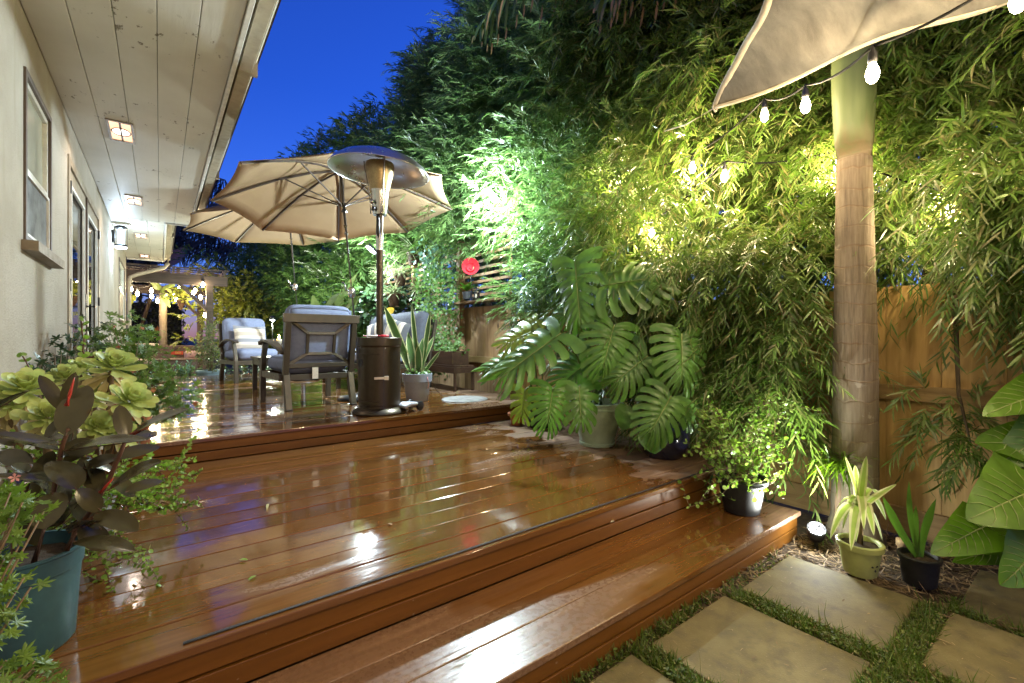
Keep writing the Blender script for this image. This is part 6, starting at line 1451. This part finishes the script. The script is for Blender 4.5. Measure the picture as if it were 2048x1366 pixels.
def far_plants():
    rng = np.random.default_rng(71)
    b = Vector((.74, 10.0, -.02)); t = thing('potted_bush', 'small leaved bush in the pale blue pot behind the far armchair', 'potted plant', b)
    pot(t, pot_prof(.17, .22, .56, .04), M['pot_blue'], .5, .2)
    lobed_mass(t, [P(x, y, 8.3) for x, y in ((420, 668), (410, 685), (430, 690), (418, 705), (400, 700), (435, 710), (425, 655), (408, 722), (432, 728))], .15, 900, .045, M['bush_leaf'], rng, (-.2, -.6, .7), 'ovate', stem=b + Vector((0, 0, .5)))
    b = Vector((.28, 10.1, -.02)); t = thing('silver_herb', 'pale silver leaved herb sprigs at the far end of the deck', 'plant', b); lv = L(); g = G()
    for k in range(12):
        e = P(rng.uniform(352, 385), rng.uniform(712, 735), 8.2); g.tube([Vector((rng.uniform(-.1, .1), 0, 0)), e - b], .006, 4); n = 16; f = np.linspace(.45, 1, n); O = np.array(b)[None] + np.array(e - b)[None] * f[:, None]; lv.add('ovate', O, rnd_dirs(n, rng) + np.array([0, 0, .2]), np.tile([0, -.3, 1.0], (n, 1)), .05, .035, .1)
    g.build('stem', M['stem_green'], t); lv.build('foliage', M['silver_leaf'], t)
    t = thing('low_bush', 'low green bush along the far deck edge under the geranium', 'bush', (-.1, 10.3, -.02)); lobed_mass(t, [Vector((-.3 + .16 * k, 10.25 + .05 * (k % 2), .45)) for k in range(6)], .2, 500, .07, M['ivy'], rng, (-.2, -.6, .7), 'ovate', stem=(-.1, 10.3, 0))
    t = thing('low_bush', 'low lit green bush seen beneath the far armchair', 'bush', (1.5, 10.7, -.02)); lobed_mass(t, [Vector((.9 + .2 * k, 10.6, .36)) for k in range(8)], .2, 600, .07, M['ivy_dark'], rng, (-.2, -.6, .7), 'ovate', stem=(1.5, 10.7, 0))
    t = thing('wire_border', 'thin black hooped wire border at the far edge of the deck', 'border fence', (.4, 9.85, 0)); g = G()
    for k in range(7):
        x = .42 + .46 * k - .4; g.tube([(x, 0, 0), (x, 0, .54), (x + .03, 0, .57), (x + .42, 0, .57), (x + .45, 0, .54), (x + .45, 0, 0)], .008, 5)
    g.build('hoop', M['black_metal'], t)
    b = Vector((1.75, 15.2, -.02)); t = thing('yellow_shrub', 'yellow green shrub lit by the pergola bulbs', 'shrub', b); G().tube([(0, 0, 0), (.02, 0, 1.2), (.1, 0, 2.4)], [.06, .05, .02], 7).build('trunk', M['bark'], t)
    lv = L(); C = np.array([(1.85 + rng.normal() * .4, 15.2 + rng.normal() * .5, rng.uniform(.6, 2.9)) for _ in range(70)]); sprays(lv, rng, C, .32, 12, 12, .12, .045, 'dia', np.array([-.3, -.2, .1]), .2, (.15, .3)); lv.build('crown', M['yellow_leaf'], t)
    b = Vector((2.9, 20.5, -.02)); t = thing('round_tree', 'dark round topped tree against the sky beside the pergola', 'tree', b); G().tube([(0, 0, 0), (.02, 0, 1.6), (.1, 0, 3.4)], [.09, .07, .03], 7).build('trunk', M['bark'], t)
    lv = L(); C = np.array([(2.6 + rng.normal() * .65, 20.5 + rng.normal() * .6, 2.9 + rng.normal() * .75) for _ in range(80)]); sprays(lv, rng, C, .4, 12, 12, .14, .05, 'dia', np.array([-.2, -.2, .2]), .2, (.2, .35)); lv.build('crown', M['podo_far'], t)
    # palm whose fronds droop into the sky gap
    b = Vector((P(545, 600, 25).x, P(545, 600, 25).y, 0)); t = thing('palm_tree', 'far palm with long dark fronds drooping behind the parasols', 'palm tree', b); g = G(); g.tube([(0, 0, z) for z in np.linspace(0, 8, 12)], .22, 10); g.build('trunk', M['bark'], t)
    D = 24.5
    crown_c = b + Vector((0, 0, 8.1))
    def fr(pts, ln, seed):
        r2 = np.random.default_rng(seed); A = [Vector(p) for p in pts]; cur = []
        for i in range(31):
            s = i / 30 * (len(A) - 1); k = min(int(s), len(A) - 2); cur.append(A[k].lerp(A[k + 1], s - k))
        f_ = G().tube([c - b for c in cur], [.05 * (1 - .8 * i / 30) for i in range(31)], 5).build('frond', M['far_palm'], t)
        Q = np.array([tuple(c) for c in cur]); n = 70; s = np.linspace(.1, .999, n) * 30; i0 = s.astype(int); O = Q[i0] + (Q[np.minimum(i0 + 1, 30)] - Q[i0]) * (s - i0)[:, None]; tg = unit(Q[np.minimum(i0 + 1, 30)] - Q[i0] + 1e-6)
        lv = L()
        for sg in (1, -1):
            sd = unit(np.cross(tg, [0, 0, 1.0])) * sg; lv.add('strap', O, tg * .5 + sd * .55 + np.array([0, 0, -.75]) + r2.normal(size=(n, 3)) * .12, sd + np.array([0, 0, .5]), ln * r2.uniform(.75, 1.1, n), .055, .15)
        lo = lv.build('leaflets', M['far_palm'], None, False); lo.parent = f_
        for v in lo.data.vertices: v.co -= b
    for k, pp in enumerate(([(345, 440), (400, 462), (450, 482), (492, 505)], [(340, 400), (400, 425), (440, 400), (470, 420)], [(350, 450), (345, 475), (352, 500)], [(345, 430), (390, 440), (430, 470), (452, 500)], [(350, 380), (420, 350), (450, 360), (480, 420)], [(352, 470), (372, 478), (400, 486), (440, 500)], [(340, 420), (380, 390), (425, 372)])):
        fr([crown_c] + [Vector(P(x, y, D)) for x, y in pp[::-1]], 1.7, 500 + k)
    b = Vector(P(345, 560, 20)); b.z = 0; t = thing('banana_plant', 'dark paddle leaf standing against the sky past the gutter', 'plant', b)
    leaf_part(t, M['far_palm'], P(338, 530, 20), P(375, 494, 20), .55, (-.4, -.8, .2)); leaf_part(t, M['far_palm'], P(338, 535, 20), P(342, 488, 20), .55, (-.4, -.8, .2)); stem_tube(t, [b, P(338, 530, 20)], .08, .05, M['stem_green'], 'stalk')
    b = Vector(P(280, 560, 26)); b.z = 0; t = thing('round_tree', 'bluish dark tree showing below the far eaves', 'tree', b); G().tube([(0, 0, 0), (0, 0, 4)], .12, 7).build('trunk', M['bark'], t); lobed_mass(t, [P(x, y, 26) for x in (262, 280, 300) for y in (525, 540, 556)], .8, 1500, .28, M['hedge_dark'], rng, (0, -.6, .8), 'ovate')
    b = Vector(P(356, 560, 42)); b.z = 0; t = thing('utility_pole', 'dark utility pole rising behind the pergola', 'utility pole', b); G().tube([(0, 0, 0), (0, 0, 7.6)], .13, 8).build('pole', M['trim_brown'], t); G().bar((-.9, .5, 7.0), (.9, -.5, 7.0), .1, .1).build('crossarm', M['trim_brown'], t)
    g = G(); t2 = thing('power_lines', 'black power lines crossing the blue sky beyond the pergola', 'power line', b)
    for (ya, yb, yc) in ((502, 512, 522), (505, 514, 526), (526, 530, 540), (532, 536, 546)):
        g.tube([P(250, ya - 14, 60) - b, P(356, ya + 8, 42) - b, P(430, yb + 6, 42) - b, P(600, yc + 20, 42) - b], .02, 4)
    g.build('wire', M['black'], t2)
far_plants()

# ================================================================== LITTER AND GRASS
def on_slab(x, y): return any(a - .005 < x < b + .005 and c - .005 < y < d + .005 for a, b, c, d, _ in SL)
def ground_cover():
    rng = np.random.default_rng(81)
    n = 170000; X = rng.uniform(.3, 3.42, n); Y = rng.uniform(-.5, 1.1, n); ok = np.array([not on_slab(a, b) for a, b in zip(X, Y)])
    grassy = (X < 2.75) & (rng.uniform(size=n) < np.clip(1.25 - .55 * np.maximum(0, X - 1.75) - .6 * (Y > 1.03), .05, 1)) & (Y < 1.09) & ~((X > 2.62) & (Y > .42)) & ~((Y > 1.02) & (X > 1.9) & (rng.uniform(size=n) < .75))
    cl = np.sin(X * 23) * np.sin(Y * 31 + X * 7) + rng.normal(size=n) * .5; k = ok & grassy & (cl > -.55); m = k.sum()
    O = np.stack([X[k], Y[k], np.full(m, -.02)], 1); D = rng.normal(size=(m, 3)) * .45; D[:, 2] = 1; tall = rng.uniform(.022, .066, m) * (1 + .8 * (rng.uniform(size=m) > .93))
    lv = L().add('strap', O, D, rnd_dirs(m, rng), tall, .0035, rng.uniform(.1, .6, m))
    # small clover-like leaves between
    c = rng.choice(m, min(m, 22000), replace=False); O2 = O[c].copy(); O2[:, 2] += rng.uniform(.012, .035, len(c)); D2 = rnd_dirs(len(c), rng); D2[:, 2] *= .3; lv.add('round', O2, D2, np.tile([0, 0, 1.0], (len(c), 1)) + rng.normal(size=(len(c), 3)) * .3, rng.uniform(.007, .014, len(c)), .010, 0)
    tag(lv.build('grass', M['grass']), kind='stuff')
    n = 9000; X = rng.uniform(1.5, 3.42, n); Y = rng.uniform(-.3, 1.09, n); ok = np.array([not on_slab(a, b) for a, b in zip(X, Y)]) & ((X > 2.55) | (Y > 1.03) | (rng.uniform(size=n) < .25)); m = ok.sum()
    O = np.stack([X[ok], Y[ok], rng.uniform(-.016, .006, m)], 1); D = rng.normal(size=(m, 3)); D[:, 2] *= .22; lv = L().add('strap', O, D, np.tile([0, 0, 1.0], (m, 1)) + rng.normal(size=(m, 3)) * .4, rng.uniform(.02, .075, m), rng.uniform(.003, .008, m), rng.uniform(-.2, .3, m))
    q = 260; O = np.stack([rng.uniform(1.3, 3.3, q), rng.uniform(-.2, 1.05, q), rng.uniform(.003, .008, q)], 1); D = rng.normal(size=(q, 3)); D[:, 2] *= .06; lv.add('strap', O, D, np.tile([0, 0, 1.0], (q, 1)) + rng.normal(size=(q, 3)) * .2, rng.uniform(.008, .035, q), rng.uniform(.002, .005, q), rng.uniform(-.1, .15, q))
    tag(lv.build('dry_litter', M['mulch']), kind='stuff')
ground_cover()
for i, (x, y, d, s, m, lab) in enumerate([(487, 1122, 1.62, .016, 'jade', 'tiny green leaf fallen on the lower deck nearest the rubber plant shadow'), (505, 1158, 1.55, .016, 'jade', 'second tiny green leaf on the lower deck, closer to its front edge'), (780, 1050, 1.9, .014, 'mulch', 'dry brown leaf scrap near the middle of the lower deck'), (1225, 1045, 2.0, .014, 'mulch', 'dry leaf scrap on the lower deck towards the pots'), (535, 1016, 2.2, .05, 'cream', 'curved pale feather lying on the wet lower deck')]):
    p = P(x, y, (CH - Z_LO) * FPX / (y - HY)); p.z = Z_LO + .004; o = blade(G(), (-s, 0, 0), (s, 0, 0), s * (.9 if m != 'cream' else .25), (0, 0, 1), bend=.3).build('fallen_leaf' if m != 'cream' else 'sliver', M[m]); o.location = p; o.rotation_euler = (0, 0, i * 1.3 - .7); tag(o, lab, 'leaf' if m != 'cream' else 'sliver')  # cream entry: small curved pale piece, a thin bent blade
